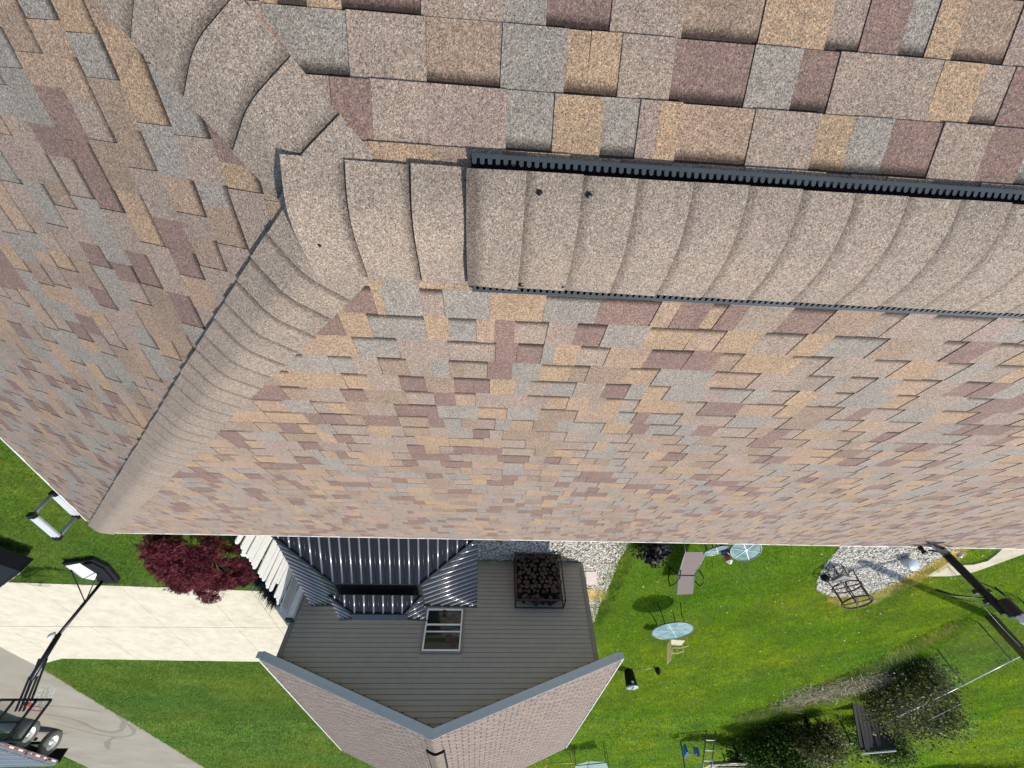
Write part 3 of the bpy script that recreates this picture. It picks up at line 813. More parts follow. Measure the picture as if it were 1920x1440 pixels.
for i in range(56):
    y0 = YV + i * .14 - .005
    if i >= 54: break
    sA = Vector((-(RX - XR2), 0, -(RZ2 - EZ2))).normalized(); sB = Vector((XL2 - RX, 0, -(RZ2 - EZ2))).normalized()
    nA = Vector((-sA.z, 0, sA.x)); nA = nA if nA.z > 0 else -nA
    nB = Vector((-sB.z, 0, sB.x)); nB = nB if nB.z > 0 else -nB
    it = cap_piece('ridge_cap', Vector((RX, 0, RZ2)), Vector((0, 1, 0)), sA, sB, {'A': nA, 'B': nB, 'C': Vector((0, 0, 1))}, y0, y0 + .17, .062, .056, .165, .165, capcol * rng2.uniform(.95, 1.05), band=.6)
    link_mesh('ridge_cap', pieces_mesh([it], 'ridge_cap'), M['shingle'], gh, (0, 0, 0))
for i in range(8):
    y0 = YF - .01 + i * .155
    it = cap_piece('ridge_cap', Vector((RX, 0, RZ2)), Vector((0, 1, 0)), sA, sB, {'A': nA, 'B': nB, 'C': Vector((0, 0, 1))}, y0, y0 + .18, .018, .012, .15, .15, capcol * rng2.uniform(.98, 1.12), band=.6)
    link_mesh('ridge_cap', pieces_mesh([it], 'ridge_cap'), M['shingle'], gh, (0, 0, 0))
# gutters
for xe, sg in ((XL2, 1), (XR2, -1)):
    mb = MB(); x0 = xe - sg * .015; x1 = xe + sg * .105; y0, y1 = YF - .01, YB; zt = EZ2 - .03; zb = zt - .11
    mb.box(((x0 + x1) / 2, (y0 + y1) / 2, zb), (.12, y1 - y0, .004)); mb.box((x0, (y0 + y1) / 2, (zt + zb) / 2), (.004, y1 - y0, .11))
    mb.box((x1, (y0 + y1) / 2, (zt + zb) / 2), (.004, y1 - y0, .11)); mb.box((x1 - sg * .008, (y0 + y1) / 2, zt), (.022, y1 - y0, .008))
    g_ = mb.build('gutter', M['white'], gh)
    mb = MB(); mb.box(((x0 + x1) / 2, y0 - .003, (zt + zb) / 2 + .005), (.13, .006, .13)); mb.build('end_cap', M['fascia'], g_)
    mb = MB(); mb.box(((x0 + x1) / 2, (y0 + y1) / 2, zb + .012), (.105, y1 - y0 - .02, .012)); mb.build('leaf_litter', M['soil'], g_)
    y = y0 + .12
    while y < y1:
        mb = MB(); mb.box(((x0 + x1) / 2, y, zt - .004), (.118, .032, .006)); mb.build('hanger', M['white'], g_); y += .60

# ================================================================== GAZEBO
gz = empty('gazebo', (1.89, 7.2, 0), 'black two tier hardtop gazebo with ribbed metal roof between the houses', 'gazebo')
def hip_roof(x0, x1, y0, y1, ze, tx0, tx1, ty0, ty1, zt, name, pitch=.083, over=.0):
    """four ribbed panels from the eave rectangle up to a smaller rectangle"""
    C = [(x0, y0, ze), (x1, y0, ze), (x1, y1, ze), (x0, y1, ze)]; Tt = [(tx0, ty0, zt), (tx1, ty0, zt), (tx1, ty1, zt), (tx0, ty1, zt)]
    for k in range(4):
        a, b = Vector(C[k]), Vector(C[(k + 1) % 4]); d, c = Vector(Tt[k]), Vector(Tt[(k + 1) % 4])
        n = (b - a).cross(d - a).normalized()
        if n.z < 0: n = -n
        mb = MB(); vs = [a, b, c, d]; vs2 = [v - n * .006 for v in vs]
        mb.add(vs + vs2, [(0, 1, 2, 3), (7, 6, 5, 4), (0, 4, 5, 1), (1, 5, 6, 2), (2, 6, 7, 3), (3, 7, 4, 0)])
        pn = mb.build('roof_panel', M['roof_metal'], gz)
        L_ = (b - a).length; e = (b - a) / L_; up_ = n.cross(e).normalized(); up_ = up_ if up_.z > 0 else -up_
        s1 = (d - a).dot(e); s2 = (c - a).dot(e); H = (d - a).dot(up_)
        m_ = int(L_ / pitch); st = (L_ - m_ * pitch) / 2
        for i in range(m_ + 1):
            t = st + i * pitch
            if t < .02 or t > L_ - .02: continue
            hh = H if s1 <= t <= s2 else (H * t / s1 if t < s1 else H * (L_ - t) / (L_ - s2))
            if hh < .04: continue
            p0 = a + e * t + up_ * .0; p1 = a + e * t + up_ * (hh - .01)
            big = (i % 2 == 0); wd, ht = (.034, .019) if big else (.014, .007)
            if len(mb.v) > 0:
                r_ = MB()
                # rounded rib
                sd = e; NS = 7; vs = []
                for p in (p0, p1):
                    for j in range(NS + 1):
                        th = math.pi * j / NS; vs.append(p - sd * (wd / 2) * math.cos(th) + n * (ht * math.sin(th)))
                f_ = [(j, j + 1, NS + 2 + j, NS + 1 + j) for j in range(NS)]
                if (vs[1] - vs[0]).cross(vs[NS + 2] - vs[1]).dot(n - sd) < 0: f_ = [q_[::-1] for q_ in f_]
                f_ += [tuple(range(NS + 1)), tuple(reversed(range(NS + 1, 2 * NS + 2)))]
                r_.add(vs, f_, True); r_.sm[-1] = r_.sm[-2] = False; r_.build('rib', M['rib_glint'] if big else M['roof_metal'], pn)
    # hip flashings
    for k in range(4):
        mb = MB(); mb.bar(Vector(C[k]) + Vector((0, 0, .02)), Vector(Tt[k]) + Vector((0, 0, .02)), .05, .016); mb.build('hip_flashing', M['black_metal'], gz)
gx0, gx1, gy0, gy1 = 0.16, 3.60, 5.87, 8.53
hip_roof(gx0, gx1, gy0, gy1, 2.05, 1.14, 2.66, 6.80, 7.62, 2.41, 'lower')
hip_roof(1.10, 2.72, 6.90, 7.90, 2.56, 1.40, 2.32, 7.24, 7.44, 2.72, 'upper', pitch=.083)
mb = MB(); mb.box((1.86, 7.34, 2.735), (.98, .23, .03)); mb.build('top_cap', M['black_metal'], gz)
mb = MB(); mb.box((1.9, 7.21, 2.405), (1.50, .80, .01)); mb.build('opening_shade_sheet', M['dark'], gz)  # near-black sheet standing in for the shade inside the opening between tiers
mb = MB()
for (x, y) in ((1.25, 6.9), (2.55, 6.9), (1.25, 7.55), (2.55, 7.55)): mb.box((x, y + .1, 2.5), (.04, .04, .18))
mb.build('vent_frame', M['black_metal'], gz)
mb = MB()
for (a, b) in (((gx0 + .02, gy0 + .02), (gx1 - .02, gy0 + .02)), ((gx1 - .02, gy0 + .02), (gx1 - .02, gy1 - .02)), ((gx1 - .02, gy1 - .02), (gx0 + .02, gy1 - .02)), ((gx0 + .02, gy1 - .02), (gx0 + .02, gy0 + .02))):
    mb.bar((a[0], a[1], 2.0), (b[0], b[1], 2.0), .05, .09)
mb.build('beam', M['black_metal'], gz)
for (x, y) in ((gx0 + .25, gy0 + .25), (gx1 - .25, gy0 + .25), (gx0 + .25, gy1 - .25), (gx1 - .25, gy1 - .25)):
    mb = MB(); mb.box((x, y, 1.0), (.10, .10, 2.0)); mb.build('post', M['black_metal'], gz)

# ================================================================== PICKET FENCE
pf = empty('picket_fence', (4.84, 7.9, 0), 'white round topped picket fence with broken pickets beside the red maple', 'fence')
prng = random.Random(8)
y = 5.1; i = 0
PM = {}
def picket(h, wd):
    key = (round(h, 2), round(wd, 3))
    if key in PM: return PM[key]
    mb = MB(); pts = [(-wd / 2, 0), (wd / 2, 0)]
    for k in range(7):
        t = math.pi * k / 6; pts.append((wd / 2 * math.cos(t), h - wd / 2 + wd / 2 * math.sin(t)))
    n = len(pts); vs = [(-.011, a, z) for a, z in pts] + [(.011, a, z) for a, z in pts]
    mb.add(vs, [tuple(reversed(range(n))), tuple(range(n, 2 * n))] + [(k, (k + 1) % n, n + (k + 1) % n, n + k) for k in range(n)])
    me = mb.mesh('picket'); me.materials.append(M['picket']); PM[key] = me; return me
while y < 10.3:
    h = 1.55; dz = 0
    if i in (11,): h = .9
    if i in (25,): h = 1.3
    me = picket(h, .156)
    o = bpy.data.objects.new('picket', me); COL.objects.link(o); o.parent = pf
    o.location = (4.84 + prng.uniform(-.006, .006) - 4.84, y - 7.9, prng.uniform(-.012, .012)); o.rotation_euler = (R(prng.uniform(-1.2, 1.2)), R(prng.uniform(-1, 1)), 0)
    y += .165; i += 1
for z in (.35, 1.2):
    mb = MB(); mb.box((4.875, 7.7, z), (.035, 5.3, .085)); mb.build('rail', M['picket'], pf)
for yy in (5.1, 7.6, 10.2):
    mb = MB(); mb.box((4.93, yy, .75), (.09, .09, 1.5)); mb.build('post', M['picket'], pf)
gp_ = empty('post', (4.50, 9.85, 0), 'grey white square post with a dark top at the grey house corner', 'post')
mb = MB(); mb.box((4.5, 9.85, .90), (.13, .13, 1.8)); mb.build('shaft', M['fascia'], gp_)
mb = MB(); mb.box((4.5, 9.85, 1.83), (.15, .15, .05)); mb.build('cap', M['black_metal'], gp_)

# ================================================================== UTILITY POLES
up1 = empty('utility_pole', (-18.2, 13.79, 0), 'tall brown wooden utility pole standing at the wire fence', 'utility pole')
mb = MB(); mb.tube([(-18.2, 13.79, 0), (-18.2, 13.79, 5), (-18.2, 13.79, 10.3)], [.16, .145, .12], 16); mb.build('pole', M['pole_brown'], up1)
mb = MB(); mb.bar((-18.8, 13.5, 9.7), (-17.6, 14.08, 9.7), .09, .11); mb.build('crossarm', M['pole_brown'], up1)
for k in (-.5, 0.45):
    mb = MB(); mb.lathe([(.02, 0), (.05, .03), (.035, .07), (.05, .1), (.02, .14), (0, .15)], (-18.2 + k, 13.79 + k * .48, 9.76), 10); mb.build('insulator', M['alu_dark'], up1)
mb = MB(); mb.tube([(-18.03, 13.62, .0), (-18.03, 13.66, 4.8)], .022, 6); mb.build('conduit', M['trim_grey'], up1)
PX, PY = -6.97, 4.955
up2 = empty('utility_pole', (PX, PY, 0), 'black pole with a small transformer and looping wires rising past the roof edge', 'utility pole')
mb = MB(); mb.tube([(PX, PY, 0), (PX, PY - .02, 2.6), (PX, PY - .06, 3.62)], [.060, .057, .052], 14); mb.build('pole', M['pole_wood'], up2)
tx, ty, tz = PX - .02, PY - .17, 3.60
mb = MB(); mb.lathe([(0, -.10), (.074, -.10), (.082, -.085), (.082, .07), (.088, .08), (.088, .09), (.066, .105), (0, .11)], (tx + .0, ty + .02, tz - .02), 20); mb.build('transformer', M['black_metal'], up2)
mb = MB(); mb.lathe([(.025, 0), (.045, .02), (.03, .05), (.045, .07), (.02, .1), (0, .1)], (tx + .02, ty, tz + .08), 10); mb.build('bushing', M['alu'], up2)
mb = MB(); mb.bar((PX - .10, PY - .05, 3.31), (PX + .11, PY - .02, 3.31), .05, .05); mb.build('bracket', M['black_metal'], up2)
mb = MB(); mb.bar((PX - .08, PY - .05, 3.44), (PX + .09, PY - .02, 3.44), .04, .05); mb.build('bracket', M['black_metal'], up2)
mb = MB(); mb.tube([(PX + .04, PY - .05, 3.40), (PX + .22, PY - .05, 3.40), (PX + .42, PY + .02, 3.34), (PX + .60, PY + .02, 3.27)], [.007, .008, .016, .018], 8); mb.build('arrester', M['black_metal'], up2)
mb = MB(); mb.tube([(PX + .04, PY - .05, 3.5), (PX + .25, PY + .02, 3.42), (PX + .45, PY + .04, 3.36)], .006, 6); mb.build('wire', M['black_metal'], up2)
for dd, nm in ((.0, 0), (.05, 1)):
    mb = MB(); pts = []
    for k in range(11):
        t = k / 10; ang = math.pi * t
        pts.append((PX - .06 - (.20 + dd) * math.sin(ang), PY - .05 - .0 * t, 3.18 + .40 * t + .0))
    mb.tube(pts, .005, 6); mb.build('wire', M['black_metal'], up2)
mb = MB(); mb.tube([(PX - .22, PY - .06, 3.26), (PX - .25, PY - .06, 3.38)], .014, 8); mb.build('fuse', M['black_metal'], up2)
# braced arm that reaches over the eave
mb = MB(); A_ = Vector((PX + .02, PY - .04, 2.74)); B_ = Vector((-6.10, 4.36, 2.915))
mb.tube([A_, A_.lerp(B_, .35) + Vector((0, 0, .03)), A_.lerp(B_, .7) + Vector((0, 0, .03)), B_], [.055, .036, .018, .004], 10); mb.build('strut', M['black_metal'], up2)
mb = MB(); mb.bar((PX + .05, PY - .12, 2.80), (PX + .45, PY - .20, 2.80), .02, .02); mb.build('arm', M['black_metal'], up2)
mb = MB(); mb.lathe([(.0, -.05), (.035, -.05), (.035, -.02), (.02, 0), (.035, .02), (.035, .05), (0, .05)], (PX + .55, PY - .20, 2.80), 10); mb.build('insulator', M['black_metal'], up2)
mb = MB(); mb.lathe([(0, 0), (.03, 0), (.03, .07), (0, .07)], (PX - .12, PY - .12, 2.80), 10, M=Matrix.Rotation(R(60), 3, 'Y')); mb.build('clamp', M['alu'], up2)
mb = MB(); mb.tube([(PX + .5, PY - .2, 2.82), (-6.05, 4.60, 2.86), (-5.82, 4.52, 2.90), (-5.75, 4.60, 2.86)], .004, 5); mb.build('wire', M['black_metal'], up2)
mb = MB(); pts = []
a_ = Vector((-18.03, 13.6, 4.8)); b_ = Vector((-13.6, 10.0, 0.0))
mb.tube([Vector((-17.95, 13.65, .05)), Vector((-17.4, 13.1, 1.2)), Vector((-16.2, 12.2, 1.0)), Vector((-13.75, 10.25, .05))], .006, 6)
o = mb.build('guy_wire', M['alu_dark']); tag(o, 'thin pale wire running from the brown pole down to the curved path', 'wire')

# ================================================================== WIRE FENCE
wf = empty('chain_link_fence', (-18.4, 15.0, 0), 'galvanised chain link fence running from the brown pole into the brush', 'fence')
FP = [Vector((-18.05, 12.4, 0)), Vector((-18.2, 14.33, 0)), Vector((-18.55, 16.9, 0)), Vector((-18.85, 19.6, 0)), Vector((-19.0, 21.3, 0))]
for p in FP:
    mb = MB(); mb.tube([p, p + Vector((0, 0, 1.22))], .022, 8); mb.build('post', M['alu_dark'], wf)
for a, b in zip(FP[:-1], FP[1:]):
    mb = MB(); mb.tube([a + Vector((0, 0, 1.2)), b + Vector((0, 0, 1.2))], .02, 8); mb.build('top_rail', M['alu'], wf)
mb = MB()
for a, b in zip(FP[:-1], FP[1:]):
    L_ = (b - a).length; d = (b - a) / L_; n = int((L_ + 1.15) / .075)
    for k in range(n):
        for sgn in (1, -1):
            x0 = k * .075 - (1.15 if sgn > 0 else 0); x1 = x0 + sgn * 1.15 if sgn > 0 else x0 - 1.15
            # clip to bay
            za, zb = 0.03, 1.18
            xa, xb = x0, x1
            def cl(xa, za, xb, zb, lim, lo):
                if lo and xa < lim and xb > lim or (not lo and xa > lim and xb < lim):
                    t = (lim - xa) / (xb - xa); return lim, za + t * (zb - za)
                return xa, za
            if max(xa, xb) < 0 or min(xa, xb) > L_: continue
            if xa < 0 <= xb or xa > L_ >= xb:
                lim = 0 if xa < 0 else L_; t = (lim - xa) / (xb - xa); xa, za = lim, za + t * (zb - za)
            if xb < 0 <= xa or xb > L_ >= xa:
                lim = 0 if xb < 0 else L_; t = (lim - xb) / (xa - xb); xb, zb = lim, zb + t * (za - zb)
            mb.bar(a + d * xa + Vector((0, 0, za)), a + d * xb + Vector((0, 0, zb)), .0028)
tag(mb.build('wire_mesh', M['alu_dark'], wf), kind='stuff')
rf_ = empty('rail_fence', (-20.6, 26.5, 0), 'white capped rail fence half hidden in bushes at the far lawn edge', 'fence')
RP1 = [Vector((-20.4, 19.4, 0)), Vector((-20.9, 22.0, 0))]
RP2 = [Vector((-20.0, 26.6, 0)), Vector((-19.2, 27.3, 0)), Vector((-18.9, 29.6, 0)), Vector((-18.8, 31.6, 0))]
for RP in (RP1, RP2):
    for p in RP: mb = MB(); mb.box(p + Vector((0, 0, .6)), (.07, .07, 1.2)); mb.build('post', M['alu_dark'], rf_)
    for k, (a, b) in enumerate(zip(RP[:-1], RP[1:])):
        mb = MB(); mb.bar(a + Vector((0, 0, 1.2)), b + Vector((0, 0, 1.2)), .05, .04); mb.build('rail', M['white'] if RP is RP2 and k == 0 else M['alu_dark'], rf_)
bd = empty('board_panel', (-20.6, 24.9, 0), 'dark charred upright board panel with a pale top edge among the bushes', 'panel')
q0, q1, t0_, t1_ = Vector((-19.5, 24.3, 0)), Vector((-21.9, 25.5, 0)), Vector((-20.0, 26.2, 1.55)), Vector((-21.7, 25.9, 1.5))
for k in range(8):
    f0, f1 = k / 8 + .002, (k + 1) / 8 - .002; dz = Vector((0, 0, .04 * ((k * 5) % 3)))
    a, b, c, d = q0.lerp(q1, f0), q0.lerp(q1, f1), t0_.lerp(t1_, f1) + dz, t0_.lerp(t1_, f0) + dz
    n_ = (b - a).cross(d - a).normalized() * .05
    mb = MB(); mb.add([a, b, c, d, a + n_, b + n_, c + n_, d + n_], [(3, 2, 1, 0), (4, 5, 6, 7), (0, 1, 5, 4), (1, 2, 6, 5), (2, 3, 7, 6), (3, 0, 4, 7)]); mb.build('board', M['board_dark'], bd)
mb = MB(); mb.bar(t0_ + Vector((0, .05, .12)), t1_ + Vector((0, .05, .12)), .09, .05); mb.build('top_rail', M['white'], bd)

# ================================================================== BASKETBALL HOOP
bh = empty('basketball_hoop', (11.0, 11.4, 0), 'portable basketball hoop with clear backboard tilted over the concrete driveway', 'basketball hoop')
mb = MB()
base = [(11.50, 10.72), (10.62, 10.52), (10.42, 10.9), (10.55, 11.75), (11.0, 11.82), (11.48, 11.5)]
mb.poly_ext(base, .01, .13); bo = mb.build('base', M['black_plastic'], bh, bevel=.03)
mb = MB(); mb.poly_ext([(11.42, 10.8), (10.98, 10.66), (10.86, 11.25), (11.1, 11.66), (11.40, 11.45)], .131, .15); mb.build('sandbag', M['white'], bh, bevel=.01)
mb = MB(); mb.poly_ext([(10.86, 10.64), (10.60, 10.58), (10.48, 10.92), (10.60, 11.66), (10.86, 11.70), (10.74, 11.2)], .131, .20); mb.build('base_hump', M['black_plastic'], bh, bevel=.02)
for y in (11.78,):
    for x in (10.72, 10.98):
        mb = MB(); mb.lathe([(0, -.02), (.06, -.02), (.06, .02), (0, .02)], (x, 11.86, .06), 14, M=Matrix.Rotation(R(90), 3, 'Y')); mb.build('wheel', M['black_plastic'], bh)
Pb = Vector((10.95, 11.68, .12)); Pj = Vector((11.05, 11.77, 1.48)); Pt = Vector((11.1, 12.05, 2.38))
mb = MB(); mb.tube([Pb, Pj], .042, 12); mb.build('lower_pole', M['black_metal'], bh)
mb = MB(); mb.tube([Pj - Vector((0, 0, .02)), Pt], .062, 12); mb.build('upper_pole', M['black_metal'], bh)
mb = MB(); mb.tube([Pj + Vector((.06, -.05, -.02)), Pj + Vector((.10, -.10, .04)), Pj + Vector((.09, -.09, .11))], .045, 10); mb.build('crank', M['alu'], bh)
for a in (Vector((11.38, 11.0, .15)), Vector((10.66, 11.05, .18))):
    mb = MB(); mb.tube([a, Pb.lerp(Pj, .42)], .014, 8); mb.build('brace', M['black_metal'], bh)
for dx in (-.09, .0, .09):
    mb = MB(); mb.bar(Pt + Vector((dx, 0, -.08)), Vector((11.25 + dx, 12.56, 2.86)), .028, .045); mb.build('arm', M['black_metal'], bh)
    if dx: mb = MB(); mb.bar(Pt + Vector((dx, -.12, -.42)), Vector((11.25 + dx, 12.56, 2.66)), .028, .045); mb.build('arm', M['black_metal'], bh)
bx0, bx1, bz0, bz1, by = 10.74, 11.94, 2.63, 3.40, 12.60
mb = MB()
for a, b in (((bx0, bz0), (bx1, bz0)), ((bx1, bz0), (bx1, bz1)), ((bx1, bz1), (bx0, bz1)), ((bx0, bz1), (bx0, bz0)), ((bx0 + .34, bz0), (bx0 + .34, bz1)), ((bx1 - .34, bz0), (bx1 - .34, bz1)), ((bx0 + .34, bz0 + .44), (bx1 - .34, bz0 + .44))):
    mb.bar((a[0], by, a[1]), (b[0], by, b[1]), .04, .045)
bb = mb.build('backboard_frame', M['black_metal'], bh)
mb = MB(); mb.box(((bx0 + bx1) / 2, by + .026, (bz0 + bz1) / 2), (bx1 - bx0 - .03, .008, bz1 - bz0 - .03)); mb.build('backboard', M['acrylic'], bh)
cx_ = 11.30
mb = MB(); pts = [(cx_ + .225 * math.cos(t), by + .36 + .225 * math.sin(t), 2.72) for t in [2 * math.pi * k / 24 for k in range(25)]]
mb.tube(pts, .010, 6, caps=False); mb.box((cx_, by + .09, 2.70), (.14, .13, .07)); mb.build('rim', M['red'], bh)
mb = MB()
for k in range(12):
    for sgn in (1, -1):
        t0 = 2 * math.pi * k / 12; pts = []
        for j in range(5):
            r_ = .22 - .02 * j; t = t0 + sgn * j * .26; pts.append((cx_ + r_ * math.cos(t), by + .36 + r_ * math.sin(t), 2.71 - .1 * j))
        mb.tube(pts, .005, 4, caps=False)
mb.build('net', M['white'], bh)

# ================================================================== TRUCK
tk = empty('truck_trailer', (22.7, 28.0, 0), 'grey flatbed trailer with red and white reflective tape and tandem wheels on the lane', 'trailer')
mb = MB(); mb.box((21.4, 27.0, 1.33), (2.5, 6.6, .14)); 
bed_c = Vector((23.9, 26.6, 0))
M_tk = Matrix.Rotation(R(2), 3, 'Z')
mb = MB(); X0, X1, Y0_, Y1_ = 22.25, 24.9, 21.0, 29.6
mb.box(((X0 + X1) / 2, (Y0_ + Y1_) / 2, 1.17), (X1 - X0, Y1_ - Y0_, .20)); mb.build('chassis', M['steel_grey'], tk)
k = 0; y = Y0_
while y < Y1_ - .2:
    mb = MB(); mb.box(((X0 + X1) / 2, y + .14, 1.30 + .006 * (k % 3)), (X1 - X0 - .06, .27, .05)); mb.build('deck_plank', M['steel_grey'], tk); y += .29; k += 1
y = Y0_ + .1; k = 0
while y < Y1_ - .3:
    mb = MB(); mb.box((X0 - .006, y + .15, 1.14), (.008, .30, .06)); mb.build('reflector', M['red'] if k % 2 else M['orange_lens'], tk); y += .31; k += 1
for y in (22.4, 24.0, 25.6, 27.4, 28.9):
    mb = MB(); mb.box((X0 - .05, y, 1.22), (.10, .34, .05)); mb.build('stake_pocket', M['steel_grey'], tk)
def wheel(c, axis_y=False, r=.54, wd=.28):
    Rm = Matrix.Rotation(R(-90), 3, 'Y')
    mb = MB(); mb.lathe([(r * .55, -wd / 2), (r * .88, -wd / 2), (r, -wd * .32), (r, wd * .32), (r * .88, wd / 2), (r * .55, wd / 2)], c, 32, M=Rm); ty_ = mb.build('tyre', M['rubber'], tk)
    mb = MB(); mb.lathe([(0, wd * .18), (r * .14, wd * .30), (r * .18, wd * .1), (r * .45, wd * .0), (r * .52, wd * .46), (r * .56, wd * .46)], c, 28, M=Rm); mb.build('rim', M['white'], ty_)
    for i in range(8):
        t = 2 * math.pi * i / 8; mb = MB(); mb.box((c[0] - wd * .1, c[1] + r * .27 * math.cos(t), c[2] + r * .27 * math.sin(t)), (.03, .04, .04)); mb.build('lug_nut', M['alu_dark'], ty_)
for y in (26.95, 28.75): wheel((22.62, y, .54)); 
for y in (26.95, 28.75): wheel((24.6, y, .54))
mb = MB(); mb.box((23.6, 27.85, .54), (1.8, .12, .12)); mb.box((23.6, 26.95, .54), (1.8, .12, .12)); mb.box((23.6, 28.75, .54), (1.8, .12, .12)); mb.box((23.0, 27.8, .9), (.12, 3.4, .34)); mb.build('axle', M['black_metal'], tk)
mb = MB(); mb.box((22.7, 29.75, .85), (.9, .03, .55)); mb.build('mud_flap', M['black_plastic'], tk)

# black cart at the edge of the drive
ct = empty('cart', (13.2, 11.0, 0), 'black open utility cart standing on the grass at the driveway edge', 'cart')
Rz = R(38); Mz = Matrix.Rotation(Rz, 3, 'Z')
def cb(c, d): return Vector((13.15, 10.38, 0)) + Mz @ Vector(c), d
for (c, d, nm) in (((0, 0, .30), (2.44, 1.44, .05), 'tub_floor'), ((0, .72, .45), (2.5, .05, .34), 'side_panel'), ((0, -.72, .45), (2.5, .05, .34), 'side_panel'), ((1.22, 0, .45), (.05, 1.38, .34), 'side_panel'), ((-1.22, 0, .45), (.05, 1.38, .34), 'side_panel'), ((0, 0, .59), (2.4, 1.38, .04), 'cover')):
    mb = MB(); c2, d2 = cb(c, d); mb.box(c2, d2, rot=(0, 0, Rz)); mb.build(nm, M['black_plastic'], ct)
for sx in (-.8, .8):
    for sy in (-.55, .55):
        c2, _ = cb((sx, sy, .17), 0); mb = MB(); mb.lathe([(0, -.05), (.16, -.05), (.16, .05), (0, .05)], c2, 18, M=Mz @ Matrix.Rotation(R(90), 3, 'X')); mb.build('wheel', M['rubber'], ct)
for k in range(5):
    c2, _ = cb((-.8 + k * .35, .76, .46), 0); mb = MB(); mb.box(c2, (.16, .03, .16), rot=(0, 0, Rz)); mb.build('latch', M['brown_paver'], ct)

# ================================================================== LADDER
la = empty('ladder', (5.42, 4.28, 0), 'telescoping aluminium ladder leaning at the left eave of the shingled roof', 'ladder')
for yy in (4.05, 4.52):
    mb = MB(); mb.tube([(5.60, yy, 0), (5.40, yy, 2.64), (5.36, yy, 2.99)], .022, 10); mb.build('rail', M['alu_dark'], la)
    for k, z in enumerate((.3, .6, .9, 1.2, 1.5, 1.8, 2.1, 2.4, 2.66, 2.97)):
        mb = MB(); mb.box((5.60 - z * .078, yy, z), (.065, .06, .055)); mb.build('collar', M['black_plastic'], la)
for z in (.3, .6, .9, 1.2, 1.5, 1.8, 2.1, 2.4, 2.66, 2.97):
    mb = MB(); x = 5.60 - z * .078
    for k in range(3): mb.box((x - .032 + k * .032, 4.285, z + (.004 if k == 1 else 0)), (.026, .41, .026))
    mb.box((x, 4.285, z - .012), (.09, .41, .012)); mb.build('rung', M['alu'], la)

# ================================================================== GARDEN FURNITURE
def round_table(name, c, r, z, label, tilt=None, n=6, group=None):
    t = empty(name, (c[0], c[1], 0), label, 'table', group)
    Rm = tilt or Matrix.Identity(3); C0 = Vector((c[0], c[1], z))
    mb = MB(); mb.lathe([(0, -.006), (r * .97, -.006), (r * .97, .004), (0, .004)], C0, 40, M=Rm, smooth=False); mb.build('glass_top', M['glass'], t)
    mb = MB(); pts = [C0 + Rm @ Vector((r * math.cos(a), r * math.sin(a), 0)) for a in [2 * math.pi * k / 32 for k in range(33)]]
    mb.tube(pts, .017, 6, caps=False); mb.build('rim', M['alu_dark'], t)
    mb = MB()
    for k in range(3):
        a = math.pi * k / 3; d = Vector((math.cos(a), math.sin(a), 0)) * r * .95
        mb.bar(C0 + Rm @ (-d + Vector((0, 0, .010))), C0 + Rm @ (d + Vector((0, 0, .010))), .014, .006)
    mb.lathe([(.03, .005), (.045, .005), (.045, .016), (.03, .016)], C0, 14, M=Rm); mb.build('spoke', M['alu'], t)
    for k in range(4):
        a = math.pi / 4 + k * math.pi / 2; d = Vector((math.cos(a), math.sin(a), 0)); mb = MB()
        top = C0 + Rm @ (d * r * .72); foot = Vector((c[0], c[1], .01)) + d * r * .85
        mb.tube([top, top.lerp(foot, .5) - d * .06, foot], .014, 8); mb.build('leg', M['black_metal'], t)
    return t
round_table('patio_table', (-6.10, 13.33), .66, .72, 'large round glass topped patio table alone in the middle of the lawn')
round_table('patio_table', (-6.42, 8.47), .36, .70, 'right hand small tilted glass table near the roof edge', tilt=Matrix.Rotation(R(14), 3, Vector((1, .6, 0))))
round_table('patio_table', (-5.82, 8.70), .33, .60, 'left hand small glass table partly hidden behind a grey stand near the roof edge', tilt=Matrix.Rotation(R(-12), 3, Vector((1, .6, 0))))
lt = empty('lantern', (-6.08, 8.95, .0), 'small red and white lantern on a grey stand between two little glass tables', 'lantern')
mb = MB(); mb.lathe([(.1, 0), (.06, .1), (.07, .55), (.12, .60), (.12, .66), (0, .66)], (-6.08, 8.78, 0), 14); mb.build('stand', M['alu_dark'], lt)
mb = MB(); mb.lathe([(.05, 0), (.075, .03), (.075, .12), (.05, .15), (0, .16)], (-6.08, 8.80, .66), 12); mb.build('glass', M['red'], lt)
mb = MB(); mb.lathe([(.08, 0), (.03, .06), (0, .07)], (-6.08, 8.80, .82), 12); mb.build('lid', M['white'], lt)
# beige sling chair facing -x
ch = empty('patio_chair', (-6.9, 15.2, 0), 'beige sling chair with curved arms beside the large glass table', 'chair')
def quadplate(mb, P4, th=.012):
    P4 = [Vector(p) for p in P4]; n = (P4[1] - P4[0]).cross(P4[2] - P4[1]).normalized() * th
    mb.add([p + n for p in P4] + list(P4), [(0, 1, 2, 3), (7, 6, 5, 4), (0, 4, 5, 1), (1, 5, 6, 2), (2, 6, 7, 3), (3, 7, 4, 0)])
mb = MB(); quadplate(mb, [(-7.18, 14.95, .43), (-6.68, 14.95, .40), (-6.68, 15.42, .40), (-7.18, 15.42, .43)][::-1]); mb.build('seat', M['beige'], ch)
mb = MB(); quadplate(mb, [(-6.68, 14.95, .41), (-6.48, 14.95, 1.0), (-6.48, 15.42, 1.0), (-6.68, 15.42, .41)][::-1]); mb.build('backrest', M['beige'], ch)
for yy in (14.93, 15.44):
    mb = MB(); mb.tube([(-6.52, yy, .88), (-6.62, yy, .66), (-6.95, yy, .66), (-7.22, yy, .60), (-7.26, yy, .35), (-7.15, yy, .04), (-6.7, yy, .03), (-6.45, yy, .03)], .015, 8); mb.build('arm_frame', M['beige'], ch)
